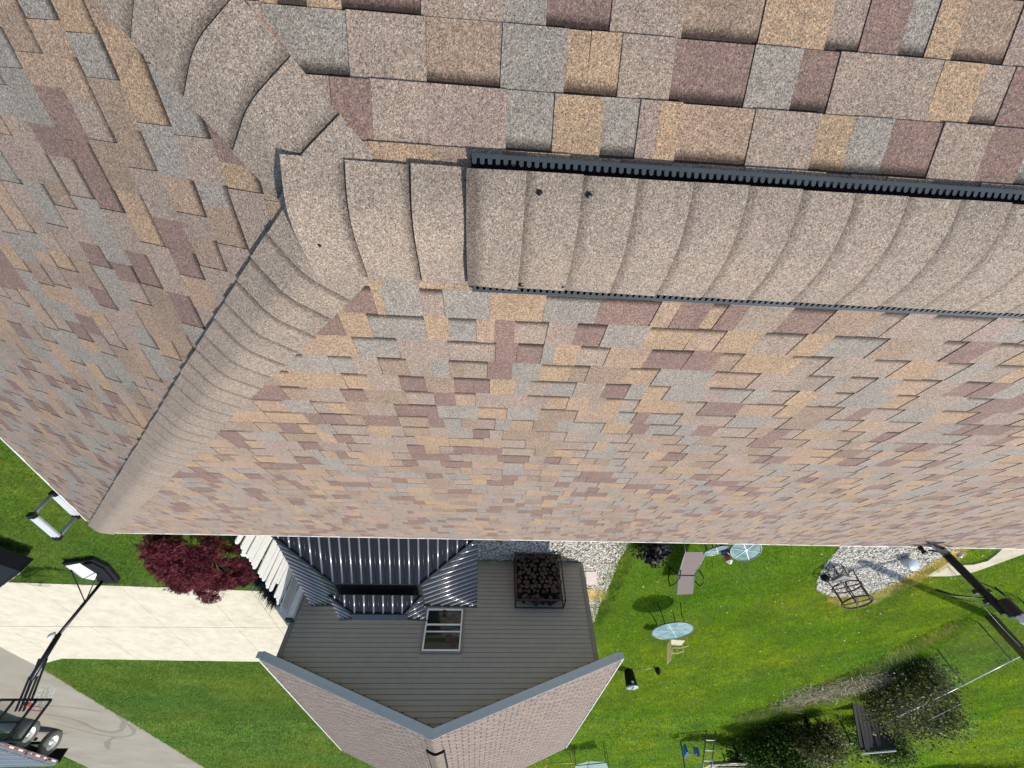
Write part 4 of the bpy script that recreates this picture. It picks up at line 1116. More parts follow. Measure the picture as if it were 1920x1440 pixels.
# lounge chair
lc = empty('lounge_chair', (-5.7, 10.2, 0), 'taupe sling lounge chair with dark metal arms on the lawn near the roof', 'lounge chair')
lh = [Vector((-5.23, 9.15, .38)), Vector((-5.80, 9.13, .38)), Vector((-5.93, 10.38, .36)), Vector((-5.46, 10.40, .36))]
lfp = [Vector((-5.48, 10.43, .37)), Vector((-5.92, 10.42, .37)), Vector((-6.14, 11.28, .48)), Vector((-5.68, 11.34, .48))]
mb = MB(); quadplate(mb, lh[::-1]); mb.build('seat', M['sling'], lc)
mb = MB(); quadplate(mb, lfp[::-1]); mb.build('backrest', M['sling'], lc)
for sd in (0, 1):
    a = lh[0] if sd == 0 else lh[1]; b = lh[3] if sd == 0 else lh[2]; c = lfp[3] if sd == 0 else lfp[2]
    mb = MB(); mb.tube([a + Vector((0, -.15, -.34)), a + Vector((0, -.02, 0)), b, c], .017, 8); mb.build('side_rail', M['alu_dark'], lc)
    s = 1 if sd == 0 else -1
    mb = MB(); mb.tube([b + Vector((.02 * s, -.28, 0)), b + Vector((.10 * s, -.22, .20)), b + Vector((.16 * s, .0, .25)), b + Vector((.20 * s, .32, .18)), b + Vector((.14 * s, .42, -.05)), b + Vector((.04 * s, .30, -.34))], .016, 8); mb.build('arm', M['black_metal'], lc)
    mb = MB(); mb.tube([b + Vector((0, 0, 0)), b + Vector((.10 * s, .22, -.34))], .016, 8); mb.build('leg', M['black_metal'], lc)
mb = MB(); mb.bar(lh[3] + Vector((0, .015, .02)), lh[2] + Vector((0, .03, .02)), .035, .02); mb.build('hinge_bar', M['black_metal'], lc)
mb = MB(); mb.tube([lh[0] + Vector((0, -.1, -.2)), lh[1] + Vector((0, -.1, -.2))], .015, 8); mb.build('front_bar', M['black_metal'], lc)
# trash can
tc_ = empty('trash_can', (-6.33, 19.4, 0), 'black trash can with a pale grey lid near the corner of the grey house', 'trash can')
mb = MB(); mb.lathe([(0, 0), (.17, 0), (.20, .08), (.245, .60), (.255, .62), (.235, .62)], (-6.33, 19.4, 0), 24); mb.build('body', M['black_plastic'], tc_)
mb = MB(); mb.lathe([(.265, .60), (.27, .635), (.20, .66), (0, .67)], (-6.33, 19.4, 0), 24); lid = mb.build('lid', plain('grey_lid', '#a9b0b2', .4), tc_)
mb = MB(); mb.box((-6.33, 19.4, .675), (.02, .42, .02)); mb.build('lid_seam', M['alu_dark'], tc_)
mb = MB(); mb.box((-6.33, 19.165, .5), (.10, .015, .08)); mb.build('sticker', M['white'], tc_)
# white bucket on gravel
bk = empty('bucket', (-12.3, 10.05, 0), 'pale blue white bucket lying on the gravel patch', 'bucket')
Rb = Matrix.Rotation(R(35), 3, 'X')
mb = MB(); mb.lathe([(0, 0), (.13, 0), (.15, .26), (.16, .27), (.15, .28), (0, .28)], (-12.2, 10.0, .06), 20, M=Rb); mb.build('body', plain('bucket_white', '#c3cfd8', .4), bk)
mb = MB(); mb.tube([Vector((-12.2, 10.0, .06)) + Rb @ Vector((.155 * math.cos(a), .155 * math.sin(a), .27)) for a in [2 * math.pi * k / 20 for k in range(21)]], .008, 5, caps=False); mb.build('rim', M['white'], bk)
# round metal frame, stool, ball, hoop stakes
fr = empty('table_frame', (-10.9, 11.0, 0), 'round rusty brown table frame without its top at the gravel edge', 'table frame')
def ring(mb, c, r, z, th):
    mb.tube([(c[0] + r * math.cos(a), c[1] + r * math.sin(a), z) for a in [2 * math.pi * k / 28 for k in range(29)]], th, 7, caps=False)
cc_ = (-10.88, 11.05)
mb = MB(); ring(mb, cc_, .41, .78, .022); mb.build('top_ring', M['rust'], fr)
mb = MB(); ring(mb, cc_, .40, .34, .020); mb.build('lower_ring', M['rust'], fr)
for k in range(2):
    a = R(35) + k * math.pi / 2; d = Vector((math.cos(a), math.sin(a), 0)) * .41
    for z in (.78, .34): mb = MB(); mb.bar(Vector((cc_[0], cc_[1], z)) - d, Vector((cc_[0], cc_[1], z)) + d, .05, .02); mb.build('cross_bar', M['rust'], fr)
for k in range(6):
    a = R(10) + k * math.pi / 3; mb = MB(); mb.tube([(cc_[0] + .40 * math.cos(a), cc_[1] + .40 * math.sin(a), .78), (cc_[0] + .40 * math.cos(a), cc_[1] + .40 * math.sin(a), .34)] + ([(cc_[0] + .46 * math.cos(a), cc_[1] + .46 * math.sin(a), .02)] if k % 2 == 0 else []), .017, 7); mb.build('leg', M['rust'], fr)
st = empty('stool', (-10.35, 10.55, 0), 'small grey taupe padded stool next to the rusty table frame', 'stool')
mb = MB(); mb.box((-10.4, 10.55, .34), (.36, .40, .09), rot=(0, 0, R(-20))); mb.build('seat', M['trim_grey'], st, bevel=.03)
for sx in (-.13, .13):
    for sy in (-.15, .15): mb = MB(); mb.tube([(-10.4 + sx, 10.55 + sy, .3), (-10.4 + sx * 1.2, 10.55 + sy * 1.2, 0)], .014, 7); mb.build('leg', M['black_metal'], st)
mb = MB(); mb.lathe([(.11 * math.sin(math.pi * k / 10), -.11 * math.cos(math.pi * k / 10)) for k in range(11)], (-10.32, 10.98, .11), 18); tag(mb.build('ball', M['black_plastic']), 'black ball on the gravel beside the stool', 'ball')
mb = MB(); mb.tube([(-11.42, 11.35, .02), (-11.18, 11.05, .02), (-11.0, 10.78, .04), (-11.03, 10.66, .04), (-11.2, 10.72, .03), (-11.45, 10.98, .02), (-11.6, 11.2, .02)], .014, 6); tag(mb.build('hairpin_rod', M['alu_dark']), 'bent grey rod lying on the white gravel', 'rod')
# hose fitting, stick, rock on the lawn
mb = MB(); mb.tube([(-6.65, 19.27, .03), (-7.0, 19.15, .05), (-7.25, 19.05, .03)], .02, 6); tag(mb.build('hose_piece', M['green_plastic']), 'short pale green hose piece on the grass right of the trash can', 'hose')
mb = MB(); mb.lathe([(0, 0), (.10, .02), (.12, .12), (.06, .26), (0, .28)], (-7.5, 19.1, 0), 9, smooth=False); tag(mb.build('rock', M['black_plastic']), 'small dark rock standing in the grass beyond the beige chair', 'rock')
# stepping stone by the wall
mb = MB(); mb.poly_ext([(-2.96, 10.93), (-3.28, 10.92), (-3.43, 11.7), (-3.12, 11.71)], .006, .05); tag(mb.build('paver', M['brown_paver']), 'single pinkish paver set in gravel by the grey house corner', 'paver')

# wood rack and logs
wr = empty('log_rack', (-1.4, 10.15, 0), 'brown metal log rack against the grey siding', 'rack')
rx0, rx1, ry0, ry1, rz0, rz1 = -2.05, -.80, 9.92, 10.36, .10, 1.30
for (x, y) in ((rx0, ry0), (rx1, ry0), (rx0, ry1), (rx1, ry1)):
    mb = MB(); mb.box((x, y, rz1 / 2), (.03, .03, rz1)); mb.build('post', M['rust'], wr)
for (a, b) in (((rx0, ry0), (rx1, ry0)), ((rx0, ry1), (rx1, ry1)), ((rx0, ry0), (rx0, ry1)), ((rx1, ry0), (rx1, ry1))):
    for z in (rz0, rz1): mb = MB(); mb.bar((a[0], a[1], z), (b[0], b[1], z), .026, .026); mb.build('rail', M['rust'], wr)
lrng = random.Random(4); LM = []
def log_mesh(seed):
    r = random.Random(seed); mb = MB(); n = r.choice([3, 4, 5, 7]); rad = r.uniform(.05, .075)
    p = [(rad * math.cos(2 * math.pi * k / n + r.uniform(-.3, .3)) * r.uniform(.8, 1.2), rad * math.sin(2 * math.pi * k / n + r.uniform(-.3, .3)) * r.uniform(.8, 1.2)) for k in range(n)]
    L_ = r.uniform(.38, .46)
    vs = [(x, -L_ / 2, z) for x, z in p] + [(x, L_ / 2, z) for x, z in p]
    me_ = MB(); me_.add(vs, [tuple(range(n)), tuple(reversed(range(n, 2 * n)))] + [(i, n + i, n + (i + 1) % n, (i + 1) % n) for i in range(n)])
    me = me_.mesh('firewood_log'); me.materials.append(M['log_bark']); me.materials.append(M['log_end'])
    me.polygons[0].material_index = 1; me.polygons[1].material_index = 1; return me
LM = [log_mesh(i) for i in range(9)]
z = rz0 + .07; row = 0
ORD = ('first', 'second', 'third', 'fourth', 'fifth', 'sixth', 'seventh', 'eighth', 'ninth', 'tenth', 'eleventh', 'twelfth')
while z < 1.12:
    ncol = 0
    x = rx0 + .09 + (.06 if row % 2 else 0)
    while x < rx1 - .07:
        o = bpy.data.objects.new('firewood_log', lrng.choice(LM)); COL.objects.link(o)
        o.location = (x, (ry0 + ry1) / 2 + lrng.uniform(-.04, .03), z + lrng.uniform(-.01, .01) ); o.rotation_euler = (R(lrng.uniform(-4, 4)), lrng.uniform(0, 6.28), R(lrng.uniform(-6, 6)))
        tag(o, 'firewood log, %s from the right end, in the %s row up of the brown rack' % (ORD[ncol], ORD[row]), 'log', 'firewood logs stacked in the rack')
        x += .118; ncol += 1
    z += .112; row += 1
for k in range(7):
    o = bpy.data.objects.new('firewood_log', LM[k % 9]); COL.objects.link(o)
    o.location = (rx0 + .2 + k * .14, 10.14 + lrng.uniform(-.05, .05), 1.17 + lrng.uniform(0, .05)); o.rotation_euler = (R(lrng.uniform(-10, 10)), lrng.uniform(0, 6.28), R(lrng.uniform(-50, 50)))
    tag(o, 'loose firewood log lying askew on top of the rack, %s from the right' % ORD[k], 'log', 'firewood logs stacked in the rack')

# ================================================================== PLAY SET
sw = empty('swing_set', (-14.5, 31.0, 0), 'grey metal swing set with ladders at the far end of the lawn', 'swing set')
def tb(name, a, b, r=.04, mat='alu_dark'):
    mb = MB(); mb.tube([a, b], r, 8); return mb.build(name, M[mat], sw)
tb('leg', (-13.0, 32.6, 0), (-12.4, 31.9, 2.5)); tb('leg', (-13.7, 29.8, 0), (-13.0, 31.9, 2.5)); tb('leg', (-14.3, 29.9, 0), (-13.55, 32.0, 2.5))
tb('leg', (-16.8, 30.4, 0), (-16.3, 31.2, 2.2)); tb('leg', (-16.2, 29.9, 0), (-16.25, 31.1, 2.0)); tb('leg', (-17.0, 33.6, 0), (-16.4, 33.0, 2.3))
tb('top_bar', (-12.4, 31.9, 2.5), (-16.3, 32.2, 2.35), .05); tb('deck_beam', (-13.9, 31.2, 1.25), (-16.3, 31.1, 1.25), .06); tb('deck_beam', (-13.9, 33.0, 1.25), (-16.4, 33.0, 1.25), .06)
for k in range(5):
    a = Vector((-13.7, 29.8, 0)).lerp(Vector((-13.0, 31.9, 2.5)), .16 * (k + 1)); b = Vector((-14.3, 29.9, 0)).lerp(Vector((-13.55, 32.0, 2.5)), .16 * (k + 1))
    mb = MB(); mb.bar(a, b, .16, .03); mb.build('rung', M['alu'], sw)
for k in range(6):
    mb = MB(); mb.bar((-14.0 - k * .4, 31.2, 1.3), (-14.0 - k * .4, 33.0, 1.3), .34, .04); mb.build('deck_board', M['twig'], sw)
mb = MB(); mb.box((-15.4, 31.9, 1.42), (1.6, .5, .12)); mb.build('canvas', M['white'], sw, bevel=.04)
gl = empty('glider_swing', (-12.0, 32.2, 0), 'blue plastic glider swing hanging in the grey swing set', 'swing')
mb = MB(); mb.box((-12.75, 31.7, .62), (.14, .7, .42), rot=(R(12), 0, 0)); mb.build('seat', M['blue'], gl, bevel=.03)
mb = MB(); mb.box((-13.55, 31.9, .62), (.14, .6, .42), rot=(R(-12), 0, 0)); mb.build('seat', M['blue'], gl, bevel=.03)
mb = MB(); mb.tube([(-12.7, 31.6, .72), (-12.95, 31.5, .82), (-13.3, 31.5, .82), (-13.5, 31.7, .72)], .025, 8); mb.build('handle', M['white'], gl)
for x in (-12.75, -13.5): mb = MB(); mb.tube([(x, 31.8, .8), (x, 32.0, 2.45)], .012, 6); mb.build('hanger', M['alu'], gl)
# yellow pipe frame and glazed cold frame
yf = empty('pipe_frame', (-5.8, 36, 0), 'yellow pipe frame standing in the grass behind the grey house', 'frame')
for a, b in (((-4.4, 34.0, 0), (-4.4, 34.0, .8)), ((-6.1, 33.7, 0), (-6.1, 33.7, .8)), ((-4.4, 34.0, .8), (-6.1, 33.7, .8)), ((-4.4, 34.0, .8), (-4.5, 36.0, .8)), ((-4.5, 36.0, .8), (-6.3, 35.8, .8)), ((-4.5, 36, 0), (-4.5, 36, .8)), ((-6.3, 35.8, 0), (-6.3, 35.8, .8))):
    mb = MB(); mb.tube([a, b], .025, 8); mb.build('pipe', M['yellow'], yf)
gf = empty('cold_frame', (-7.2, 33.6, 0), 'rusty framed glazed cold frame beside the yellow pipe frame', 'cold frame')
for a, b in (((-6.2, 33.6, 0), (-6.2, 33.6, .95)), ((-7.9, 32.4, 0), (-7.9, 32.4, 1.0)), ((-8.6, 34.8, 0), (-8.6, 34.8, 1.0)), ((-7.9, 32.4, 1.0), (-8.6, 34.8, 1.0)), ((-6.2, 33.6, .95), (-7.9, 32.4, 1.0))):
    mb = MB(); mb.tube([a, b], .02, 8); mb.build('frame_bar', M['rust'], gf)
for P4 in ([(-6.2, 33.6, .92), (-7.0, 33.3, .80), (-7.2, 35.2, .85), (-6.4, 35.4, .95)], [(-7.05, 33.3, .8), (-7.9, 32.4, .98), (-8.6, 34.8, .98), (-7.25, 35.2, .82)]):
    mb = MB(); quadplate(mb, P4, .008); mb.build('glazing', M['greenhouse'], gf)

# ================================================================== PLANTS
def leaf_cloud(name, n, sampler, size, cols, seed, mat, parent, lobes=0, droop=.3):
    r = np.random.default_rng(seed); V = []; F = []; T = []
    P = sampler(n, r)
    for i in range(n):
        p = P[i]; s = size * r.uniform(.6, 1.3)
        d = r.normal(size=3); d[2] = abs(d[2]) * .6 - droop; d /= np.linalg.norm(d)
        u = np.cross(d, r.normal(size=3)); u /= np.linalg.norm(u) + 1e-9
        c = cols[r.integers(len(cols))] * r.uniform(.75, 1.25)
        b = len(V)
        if lobes:
            nrm = np.cross(d, u)
            V.append(p); k_ = 1
            for L_ in range(lobes):
                a = (L_ - (lobes - 1) / 2) * .62; ln = s * (1 - .22 * abs(L_ - (lobes - 1) / 2))
                dd = d * math.cos(a) + u * math.sin(a); ss_ = u * math.cos(a) - d * math.sin(a)
                V += [p + dd * ln * .5 + ss_ * s * .075, p + dd * ln + nrm * s * .1, p + dd * ln * .5 - ss_ * s * .075]
                F.append((b, b + k_, b + k_ + 1, b + k_ + 2)); k_ += 3
            T += [tuple(c) + (1,)] * (lobes * 4)
        else:
            V += [p, p + d * s * .5 + u * s * .28, p + d * s, p + d * s * .5 - u * s * .28]; F.append((b, b + 1, b + 2, b + 3)); T += [tuple(c) + (1,)] * 4
    me = bpy.data.meshes.new(name); me.from_pydata([tuple(map(float, v)) for v in V], [], F)
    ca = me.color_attributes.new('tint', 'FLOAT_COLOR', 'CORNER'); ca.data.foreach_set('color', np.array(T, dtype=np.float32).ravel()); me.update()
    return link_mesh(name, me, mat, parent, (0, 0, 0))
redc = [np.array(lin(h)) for h in ('#6e2836', '#823540', '#541d28', '#944548', '#6a2e34', '#3c161f')]
mt_ = empty('maple_tree', (6.45, 8.7, 0), 'dark red Japanese maple beside the concrete driveway', 'tree')
trng = np.random.default_rng(3)
blobs = []
for i in range(44):
    a = trng.uniform(0, 2 * math.pi); rr = math.sqrt(trng.uniform(0, 1)); z = 1.65 - .55 * rr ** 2 - trng.uniform(0, .5)
    blobs.append((6.5 + rr * math.cos(a) * 1.0, 8.85 + rr * math.sin(a) * 1.15, max(.5, z), trng.uniform(.12, .24)))
for i in range(15): blobs.append((6.35 + trng.uniform(-.85, .8), 7.8 + trng.uniform(-.3, .5), 1.35 + trng.uniform(-.15, .2), trng.uniform(.16, .24)))
for (x, y, z) in ((8.05, 10.7, .7), (8.35, 11.25, .55), (7.28, 10.95, .8), (7.15, 10.5, .95), (6.4, 9.95, .9), (6.6, 10.3, .8), (5.81, 9.4, 1.0), (7.9, 10.1, .85), (7.6, 9.9, .95), (7.7, 9.2, 1.0), (7.35, 8.3, 1.1), (6.9, 7.7, 1.15), (5.4, 8.35, 1.25), (7.0, 9.6, 1.15), (7.4, 10.5, .8), (6.0, 9.7, 1.0), (7.2, 9.2, 1.2), (6.8, 10.0, 1.0)):
    for k in range(2): blobs.append((x + trng.normal(0, .07), y + trng.normal(0, .07), z + trng.normal(0, .05), trng.uniform(.08, .17)))
blobs += [(6.42, 8.75, 1.45, .3), (6.5, 8.2, 1.5, .26), (6.1, 8.4, 1.5, .26)]
def maple_s(n, r):
    P = np.zeros((n, 3)); ws = np.array([b[3] ** 1.6 for b in blobs]); ws /= ws.sum(); idx = r.choice(len(blobs), n, p=ws)
    for k in range(n):
        x, y, z, s = blobs[idx[k]]; v = r.normal(size=3); v /= np.linalg.norm(v); q = s * (.3 + .85 * r.random()); P[k] = (x + v[0] * q * 1.25, y + v[1] * q * 1.25, z + v[2] * q * .5)
    return P
leaf_cloud('crown', 17000, maple_s, .078, redc, 9, M['leaf'], mt_, lobes=5, droop=.45)
mb = MB(); mb.tube([(6.45, 8.7, 0), (6.47, 8.68, .4), (6.42, 8.72, .8)], [.07, .055, .04], 10)
for b in blobs[::3]:
    e_ = Vector(b[:3]); s0 = Vector((6.43, 8.71, .75)); mb.tube([s0, s0.lerp(e_, .5) + Vector((0, 0, .12)), e_], [.03, .018, .006], 6)
mb.build('trunk', M['trunk'], mt_)
# spiky plant behind the pickets
sp = empty('spiky_plant', (6.45, 12.0, 0), 'dark spiky plant between the picket fence and the concrete', 'plant')
mb = MB(); r = random.Random(6)
for k in range(420):
    yb = r.uniform(11.2, 12.9); xb = 6.45 + r.uniform(-.12, .12); a = r.uniform(0, 6.28); el = r.uniform(.2, 1.3); L_ = r.uniform(.3, .5)
    d = Vector((math.cos(a) * math.cos(el), math.sin(a) * math.cos(el), math.sin(el))); s = d.cross(Vector((0, 0, 1))).normalized() * .016
    p = Vector((xb, yb, .02)); mb.add([p - s, p + s, p + d * L_ * .6 + s * .7, p + d * L_, p + d * L_ * .6 - s * .7], [(0, 1, 2, 3, 4)])
mb.build('leaves', plain('dark_spiky_leaf', '#1d2a1c', .5, var=.3), sp)

gcol = [np.array(lin(h)) for h in ('#3c5418', '#4b6420', '#2f4414', '#5c7329', '#6b7a38')]
ocol = [np.array(lin(h)) for h in ('#55602b', '#6b7033', '#47512a', '#7d7b45', '#39441f')]
def ell(c, rad):
    def f(n, r):
        k = 46; v = r.normal(size=(k, 3)); v /= np.linalg.norm(v, axis=1)[:, None]; v[:, 2] = np.abs(v[:, 2]) * 1.2 - .35
        cs = v * r.uniform(.45, 1.05, (k, 1)) * np.array(rad) + np.array(c); sg = r.uniform(.14, .27, k) * rad[0]
        i = r.integers(k, size=n); P = cs[i] + r.normal(size=(n, 3)) * sg[i][:, None]; P[:, 2] = np.maximum(P[:, 2], .03); return P
    return f
def bush(name, c, rad, n, size, cols, seed, label, cat='bush', group=None):
    b = empty(name, (c[0], c[1], 0), label, cat, group)
    leaf_cloud('foliage', n, ell((c[0], c[1], rad[2] * .85), rad), size, cols, seed, M['leaf'], b, droop=.1)
    mb = MB(); r = random.Random(seed)
    for k in range(7):
        a = r.uniform(0, 6.28); e_ = Vector((c[0] + rad[0] * .6 * math.cos(a), c[1] + rad[1] * .6 * math.sin(a), rad[2] * r.uniform(.6, 1.15)))
        mb.tube([(c[0], c[1], 0), Vector((c[0], c[1], 0)).lerp(e_, .5) + Vector((0, 0, .2)), e_], [.04, .025, .01], 6)
    mb.build('stem', M['trunk'], b); return b
bush('bush', (-17.3, 29.2, 0), (1.7, 1.5, 1.15), 17000, .16, gcol, 31, 'large dark green rounded bush right of the swing set')
bush('bush', (-18.3, 26.9, 0), (1.2, 1.3, 1.0), 12000, .14, ocol, 32, 'leafy olive green bush left of the charred board panel')
bush('bush', (-17.9, 33.0, 0), (1.9, 1.7, 1.2), 14000, .17, gcol, 33, 'dark bush behind the swing set at the frame edge')
bush('bush', (-22.8, 28.0, 0), (1.5, 1.3, 1.0), 6500, .14, gcol, 34, 'dark bush beyond the charred board panel')
bush('bush', (-20.3, 31.0, 0), (2.4, 1.6, .65), 9000, .14, ocol, 35, 'low yellow green bush in front of the white rail')
bush('bush', (-22.6, 24.0, 0), (1.9, 1.2, .6), 7000, .13, ocol, 36, 'low sunlit weeds right of the charred board panel')
def vine(n, r):
    P = np.zeros((n, 3)); t = r.uniform(0, 1, n); P[:, 0] = -18.6 - 1.6 * t + r.normal(0, .45, n); P[:, 1] = 18.0 + 5.6 * t + r.normal(0, .35, n); P[:, 2] = r.uniform(.05, 1.5, n) * (.5 + .5 * r.random(n)); return P
vb = empty('brush_thicket', (-19.2, 20.8, 0), 'thin leafy thicket growing through the chain link fence', 'thicket')
leaf_cloud('foliage', 12000, vine, .13, ocol, 41, M['leaf'], vb, droop=.1)
mb = MB(); r = random.Random(12)
for k in range(120):
    t = r.random(); p = Vector((-18.6 - 1.6 * t + r.gauss(0, .3), 18.0 + 5.6 * t, 0)); mb.tube([p, p + Vector((r.gauss(0, .2), r.gauss(0, .2), .8)), p + Vector((r.gauss(0, .45), r.gauss(0, .45), r.uniform(1.1, 1.9)))], [.014, .009, .004], 4, caps=False)
mb.build('stem', M['trunk'], vb)
bp_ = MB(); r = random.Random(15)
for k in range(1500):
    t = r.random(); c = Vector((-15.7 - 3.0 * t + r.gauss(0, .55), 23.3 - 3.4 * t + r.gauss(0, .75), r.uniform(.02, .25))); a = r.uniform(0, 6.28); L_ = r.uniform(.12, .5)
    d = Vector((math.cos(a), math.sin(a), r.uniform(-.2, .35))) * L_
    bp_.bar(c - d / 2, c + d / 2, r.uniform(.008, .02))
tag(bp_.build('dry_brush', M['twig']), 'heap of dry tan twigs and dead grass along the lawn edge', None, None, 'stuff')
# dark leafed plant by the eave
dk = [np.array(lin(h)) for h in ('#15121a', '#1d1a20', '#26262a', '#3a3a40')]
dp = empty('dark_shrub', (-4.5, 9.3, 0), 'small nearly black shrub in the lawn against the roof edge', 'shrub')
leaf_cloud('foliage', 1500, ell((-4.45, 9.25, .28), (.36, .52, .3)), .10, dk, 51, M['leaf'], dp)
# trees outside the frame whose shade falls into it
def tree(x, y, h, r_, seed, label):
    t = empty('shade_tree', (x, y, 0), label, 'tree', 'trees at the far lawn edge')
    leaf_cloud('crown', 5200, ell((x, y, h - r_), (r_, r_, r_ * .9)), .24, gcol, seed, M['leaf'], t, droop=.1)
    mb = MB(); mb.tube([(x, y, 0), (x, y, h - r_)], [.2, .1], 10)
    for k in range(6):
        a = k * 1.05; mb.tube([(x, y, h * .4), (x + r_ * .6 * math.cos(a), y + r_ * .6 * math.sin(a), h - r_ * .8)], [.07, .02], 6)
    mb.build('trunk', M['trunk'], t)
tree(-41.5, 44.5, 5.0, 2.2, 61, 'broad tree whose shade crosses the far corner of the lawn')
tree(-46.0, 45.0, 5.5, 2.4, 62, 'taller tree beyond the shaded far corner of the lawn')
tree(12.5, 43.5, 5.2, 2.0, 63, 'tree past the end of the lane whose shade darkens the grass')

# ---------------- stones
def stones(name, polys, dens, size, cols, seed, label, zoff=.012):
    r = np.random.default_rng(seed)
    octv = np.array([(1, 0, 0), (-1, 0, 0), (0, 1, 0), (0, -1, 0), (0, 0, 1), (0, 0, -1)], float)
    octf = np.array([(0, 2, 4), (2, 1, 4), (1, 3, 4), (3, 0, 4), (2, 0, 5), (1, 2, 5), (3, 1, 5), (0, 3, 5)])
    pts = []
    for poly in polys:
        P = np.array(poly); lo = P.min(0); hi = P.max(0); n = int((hi - lo).prod() * dens); q = r.uniform(lo, hi, (n, 2)); pts.append(q[inpoly(q, P)])
    q = np.concatenate(pts); n = len(q)
    s = size * r.uniform(.55, 1.35, (n, 1, 1)) * r.uniform(.7, 1.3, (n, 6, 1)) * np.array([1.15, .9, .6])
    V = octv[None] * s; a = r.uniform(0, 6.28, n); ca, sa = np.cos(a), np.sin(a)
    x = V[:, :, 0] * ca[:, None] - V[:, :, 1] * sa[:, None]; y = V[:, :, 0] * sa[:, None] + V[:, :, 1] * ca[:, None]
    V = np.stack([x + q[:, 0:1], y + q[:, 1:2], V[:, :, 2] + zoff + r.uniform(0, size * .5, (n, 1))], 2).reshape(-1, 3)
    F = (octf[None] + (np.arange(n) * 6)[:, None, None]).reshape(-1, 3)
    C = np.array(cols)[r.integers(len(cols), size=n)] * r.uniform(.75, 1.1, (n, 1))
    return tri_mesh(name, V, F, np.repeat(C, 24, axis=0), M['stone'], label)
def inpoly(q, P):
    x, y = q[:, 0], q[:, 1]; ins = np.zeros(len(q), bool); n = len(P)
    for i in range(n):
        x1, y1 = P[i]; x2, y2 = P[(i + 1) % n]
        if y1 == y2: continue
        c = ((y1 > y) != (y2 > y)) & (x < (x2 - x1) * (y - y1) / (y2 - y1) + x1); ins ^= c
    return ins
def tri_mesh(name, V, F, C, mat, label):
    me = bpy.data.meshes.new(name); nv, nf = len(V), len(F)
    me.vertices.add(nv); me.vertices.foreach_set('co', np.ascontiguousarray(V, dtype=np.float32).ravel())
    me.loops.add(nf * 3); me.loops.foreach_set('vertex_index', np.ascontiguousarray(F, dtype=np.int32).ravel())
    me.polygons.add(nf); me.polygons.foreach_set('loop_start', np.arange(0, nf * 3, 3, dtype=np.int32))
    try: me.polygons.foreach_set('loop_total', np.full(nf, 3, dtype=np.int32))
    except Exception: pass
    me.update(calc_edges=True)
    ca = me.color_attributes.new('tint', 'FLOAT_COLOR', 'CORNER')
    ca.data.foreach_set('color', np.concatenate([C, np.ones((len(C), 1))], 1).astype(np.float32).ravel())
    o = link_mesh(name, me, mat); tag(o, label, None, None, 'stuff'); return o
wh = [lin(h) for h in ('#ebe6d8', '#f2eee4', '#dcd4c0', '#c0b8a6', '#e6decb', '#a39b8d', '#f4f0e8')]
stones('gravel', [ROCK1], 1000, .027, wh, 71, 'white landscaping stones by the grey house')
stones('gravel', [ROCK2], 900, .029, wh, 72, 'white landscaping stones of the lawn patch')

# ---------------- grass
def vnoise(q, cell, seed):
    r = np.random.default_rng(seed); G = r.uniform(-1, 1, (256, 256)); f = q / cell; i = np.floor(f).astype(int); t = f - i; t = t * t * (3 - 2 * t)
    g = lambda a, b: G[(i[:, 0] + a) % 256, (i[:, 1] + b) % 256]
    return (g(0, 0) * (1 - t[:, 0]) + g(1, 0) * t[:, 0]) * (1 - t[:, 1]) + (g(0, 1) * (1 - t[:, 0]) + g(1, 1) * t[:, 0]) * t[:, 1]
def grass(name, region, dens, wd, ht, cols, seed, label, excl=(), blades_w=None, clump=0.0, lean=.55):
    r = np.random.default_rng(seed); P = np.array(region); lo = P.min(0); hi = P.max(0); n = int((hi - lo).prod() * dens)
    q = r.uniform(lo, hi, (n, 2)); q = q[inpoly(q, P)]
    # keep only what the camera can see, with a margin
    D = np.concatenate([q, np.zeros((len(q), 1))], 1) - np.array(CAM); z = D @ np.array(FWD); px = 960 + FPX * (D @ np.array(IRT)) / z; py = 720 + FPX * (D @ np.array(IDN)) / z
    q = q[(z > .1) & (px > -520) & (px < 2650) & (py > 640) & (py < 1800)]
    qj = q + np.stack([vnoise(q, .11, 21), vnoise(q, .13, 22)], 1) * .07
    for E_ in excl: kp = ~inpoly(qj, np.array(E_)); q = q[kp]; qj = qj[kp]
    n = len(q); a = r.uniform(0, 6.283, n); b = r.uniform(0, 6.283, n); ln = r.uniform(.1, lean * 2, n)
    # patchy height and hue
    pn = .5 * vnoise(q, 1.4, 5) + .5 * vnoise(q, .38, 6) + .75 * vnoise(q, .13, 7)
    h = ht * r.uniform(.5, 1.25, n) * (1 + .35 * pn); w_ = wd * r.uniform(.6, 1.3, n)
    p0 = np.stack([q[:, 0] - np.cos(a) * w_ / 2, q[:, 1] - np.sin(a) * w_ / 2, np.zeros(n)], 1)
    p1 = np.stack([q[:, 0] + np.cos(a) * w_ / 2, q[:, 1] + np.sin(a) * w_ / 2, np.zeros(n)], 1)
    p2 = np.stack([q[:, 0] + np.cos(b) * ln * h, q[:, 1] + np.sin(b) * ln * h, h], 1)
    V = np.stack([p0, p1, p2], 1).reshape(-1, 3); F = np.arange(n * 3).reshape(-1, 3)
    C = np.array(cols)[r.integers(len(cols), size=n)] * (1 + .38 * pn[:, None]) * (1 + .30 * vnoise(q, 2.6, 9)[:, None] * np.array([1.0, .25, -.3])) * (1 + .28 * vnoise(q, .8, 12)[:, None] * np.array([.9, .5, .5])) * r.uniform(.75, 1.25, (n, 1))
    dry = (r.random(n) < .03 + .28 * np.maximum(0, vnoise(q, 1.1, 14) - .45)); C[dry] = np.array(lin('#a79c5e'))
    return tri_mesh(name, V, F, np.repeat(C, 3, axis=0), M['grassblade'], label)
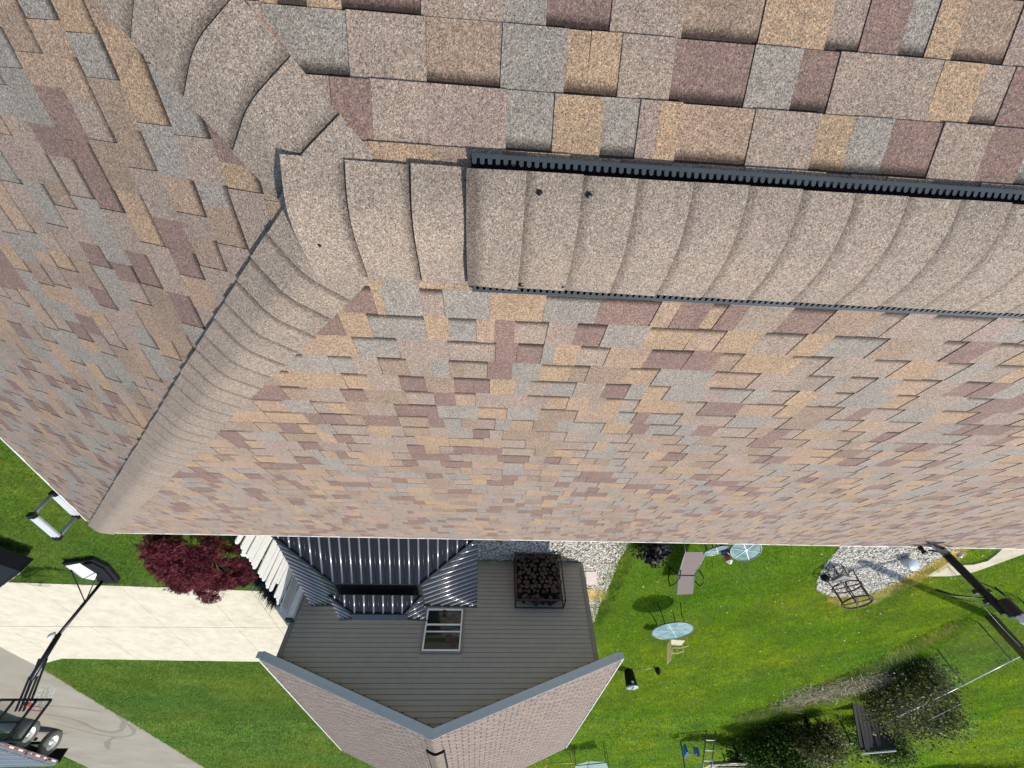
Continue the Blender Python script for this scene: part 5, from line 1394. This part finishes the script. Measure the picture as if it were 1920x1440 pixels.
lawnc = [lin(h) for h in ('#6b8438', '#7a9444', '#586f2c', '#8f9f52', '#70883c')]
brightc = [lin(h) for h in ('#7c9810', '#94ac18', '#5f7e0a', '#aabc2e', '#839e14')]
HB = [(-2.8, 10.3), (4.75, 10.3), (4.75, 19.5), (-2.8, 19.5)]
EX = [DRIVE, ROAD, ROCK1, ROCK2, WALK, HB]
grass('grass', [(4.9, 4.5), (20, 4.5), (20, 12.5), (4.9, 12.5)], 2600, .010, .055, lawnc, 81, 'mown grass left of the gazebo', EX)
grass('grass', [(-34, 5), (-24, 5), (-24, 17.5), (-34, 17.5)], 600, .020, .06, brightc, 92, 'bright mown grass past the utility pole', EX)
grass('grass', [(-24, 5), (-3.6, 5), (-3.6, 17.5), (-24, 17.5)], 1900, .011, .055, brightc, 82, 'bright mown grass of the back lawn', EX)
grass('grass', [(-34, 17.5), (-3, 17.5), (-3, 27), (-34, 27)], 800, .020, .06, brightc, 83, 'bright mown grass of the far back lawn', EX)
grass('grass', [(4.9, 18), (19.5, 18), (19.5, 27), (4.9, 27)], 900, .018, .06, lawnc, 84, 'mown grass between the driveway and the lane', EX)
grass('grass', [(-60, 27), (1, 27), (1, 52), (-60, 52)], 190, .045, .075, brightc, 85, 'bright grass far beyond the grey house', EX)
grass('grass', [(1, 27), (32, 27), (32, 52), (1, 52)], 190, .045, .075, lawnc, 91, 'grass beyond the grey house beside the lane', EX)
straw = [lin(h) for h in ('#c9b76a', '#d9c980', '#b0a45a', '#9da64c', '#e2d494')]
STR = [(-11.2, 12.35), (-11.6, 12.85), (-12.7, 13.1), (-13.2, 12.6), (-13.5, 11.7), (-13.75, 10.9), (-13.9, 9.7), (-13.5, 9.2), (-13.25, 9.6), (-13.0, 11.0), (-12.7, 11.9), (-12.0, 12.3)]
grass('dry_grass', STR, 2400, .014, .10, straw, 86, 'straw coloured dry grass rimming the gravel patch')
grass('dry_grass', [(-11.0, 12.6), (-12.2, 14.4), (-13.9, 14.2), (-14.6, 12.2), (-14.2, 11.0), (-13.7, 11.2), (-13.1, 12.6), (-12.4, 13.0)], 700, .012, .07, [lin('#b8b03c'), lin('#c8bc4c'), lin('#a0a832')], 93, 'yellowing grass beside the gravel patch')
grass('dry_grass', [(-3.2, 12.05), (-3.9, 12.1), (-3.95, 12.7), (-3.35, 12.7)], 2600, .013, .09, straw[:2], 87, 'tuft of straw yellow grass on the gravel strip')
grass('long_grass', [(-16.4, 19.8), (-17.0, 14.2), (-17.6, 14.0), (-17.6, 19.5), (-18.9, 21.5), (-17.0, 25.5), (-15.0, 27.5), (-14.0, 27.0), (-16.0, 22.5)], 420, .02, .22, [lin('#7d8a3c'), lin('#a39a62'), lin('#6c7a30')], 88, 'unmown pale grass along the fence foot')
grass('weeds', [(-4.3, 9.0), (-3.6, 9.0), (-3.5, 14.8), (-4.2, 14.8)], 900, .016, .09, lawnc, 89, 'ragged grass edge beside the gravel strip', [])
r = np.random.default_rng(90); n = 420
q = np.stack([r.uniform(-22, -3.8, n), r.uniform(8, 28, n)], 1); L_ = r.uniform(.012, .034, n); a = r.uniform(0, 6.28, n)
for E_ in (ROCK1, ROCK2, WALK, HB): kq = ~inpoly(q, np.array(E_)); q = q[kq]; L_ = L_[kq]; a = a[kq]
n = len(q); z = r.uniform(.045, .07, n)
V = np.stack([np.stack([q[:, 0] + L_ * np.cos(a + k * 2.1), q[:, 1] + L_ * np.sin(a + k * 2.1), z + .01 * k], 1) for k in range(3)], 1).reshape(-1, 3)
tri_mesh('leaf_litter', V, np.arange(n * 3).reshape(-1, 3), np.repeat(np.array([lin('#d9d3a8'), lin('#b8b27a'), lin('#e6e2cc')])[r.integers(3, size=n)], 3, axis=0), M['stone'], 'pale fallen petals and leaves on the lawn')
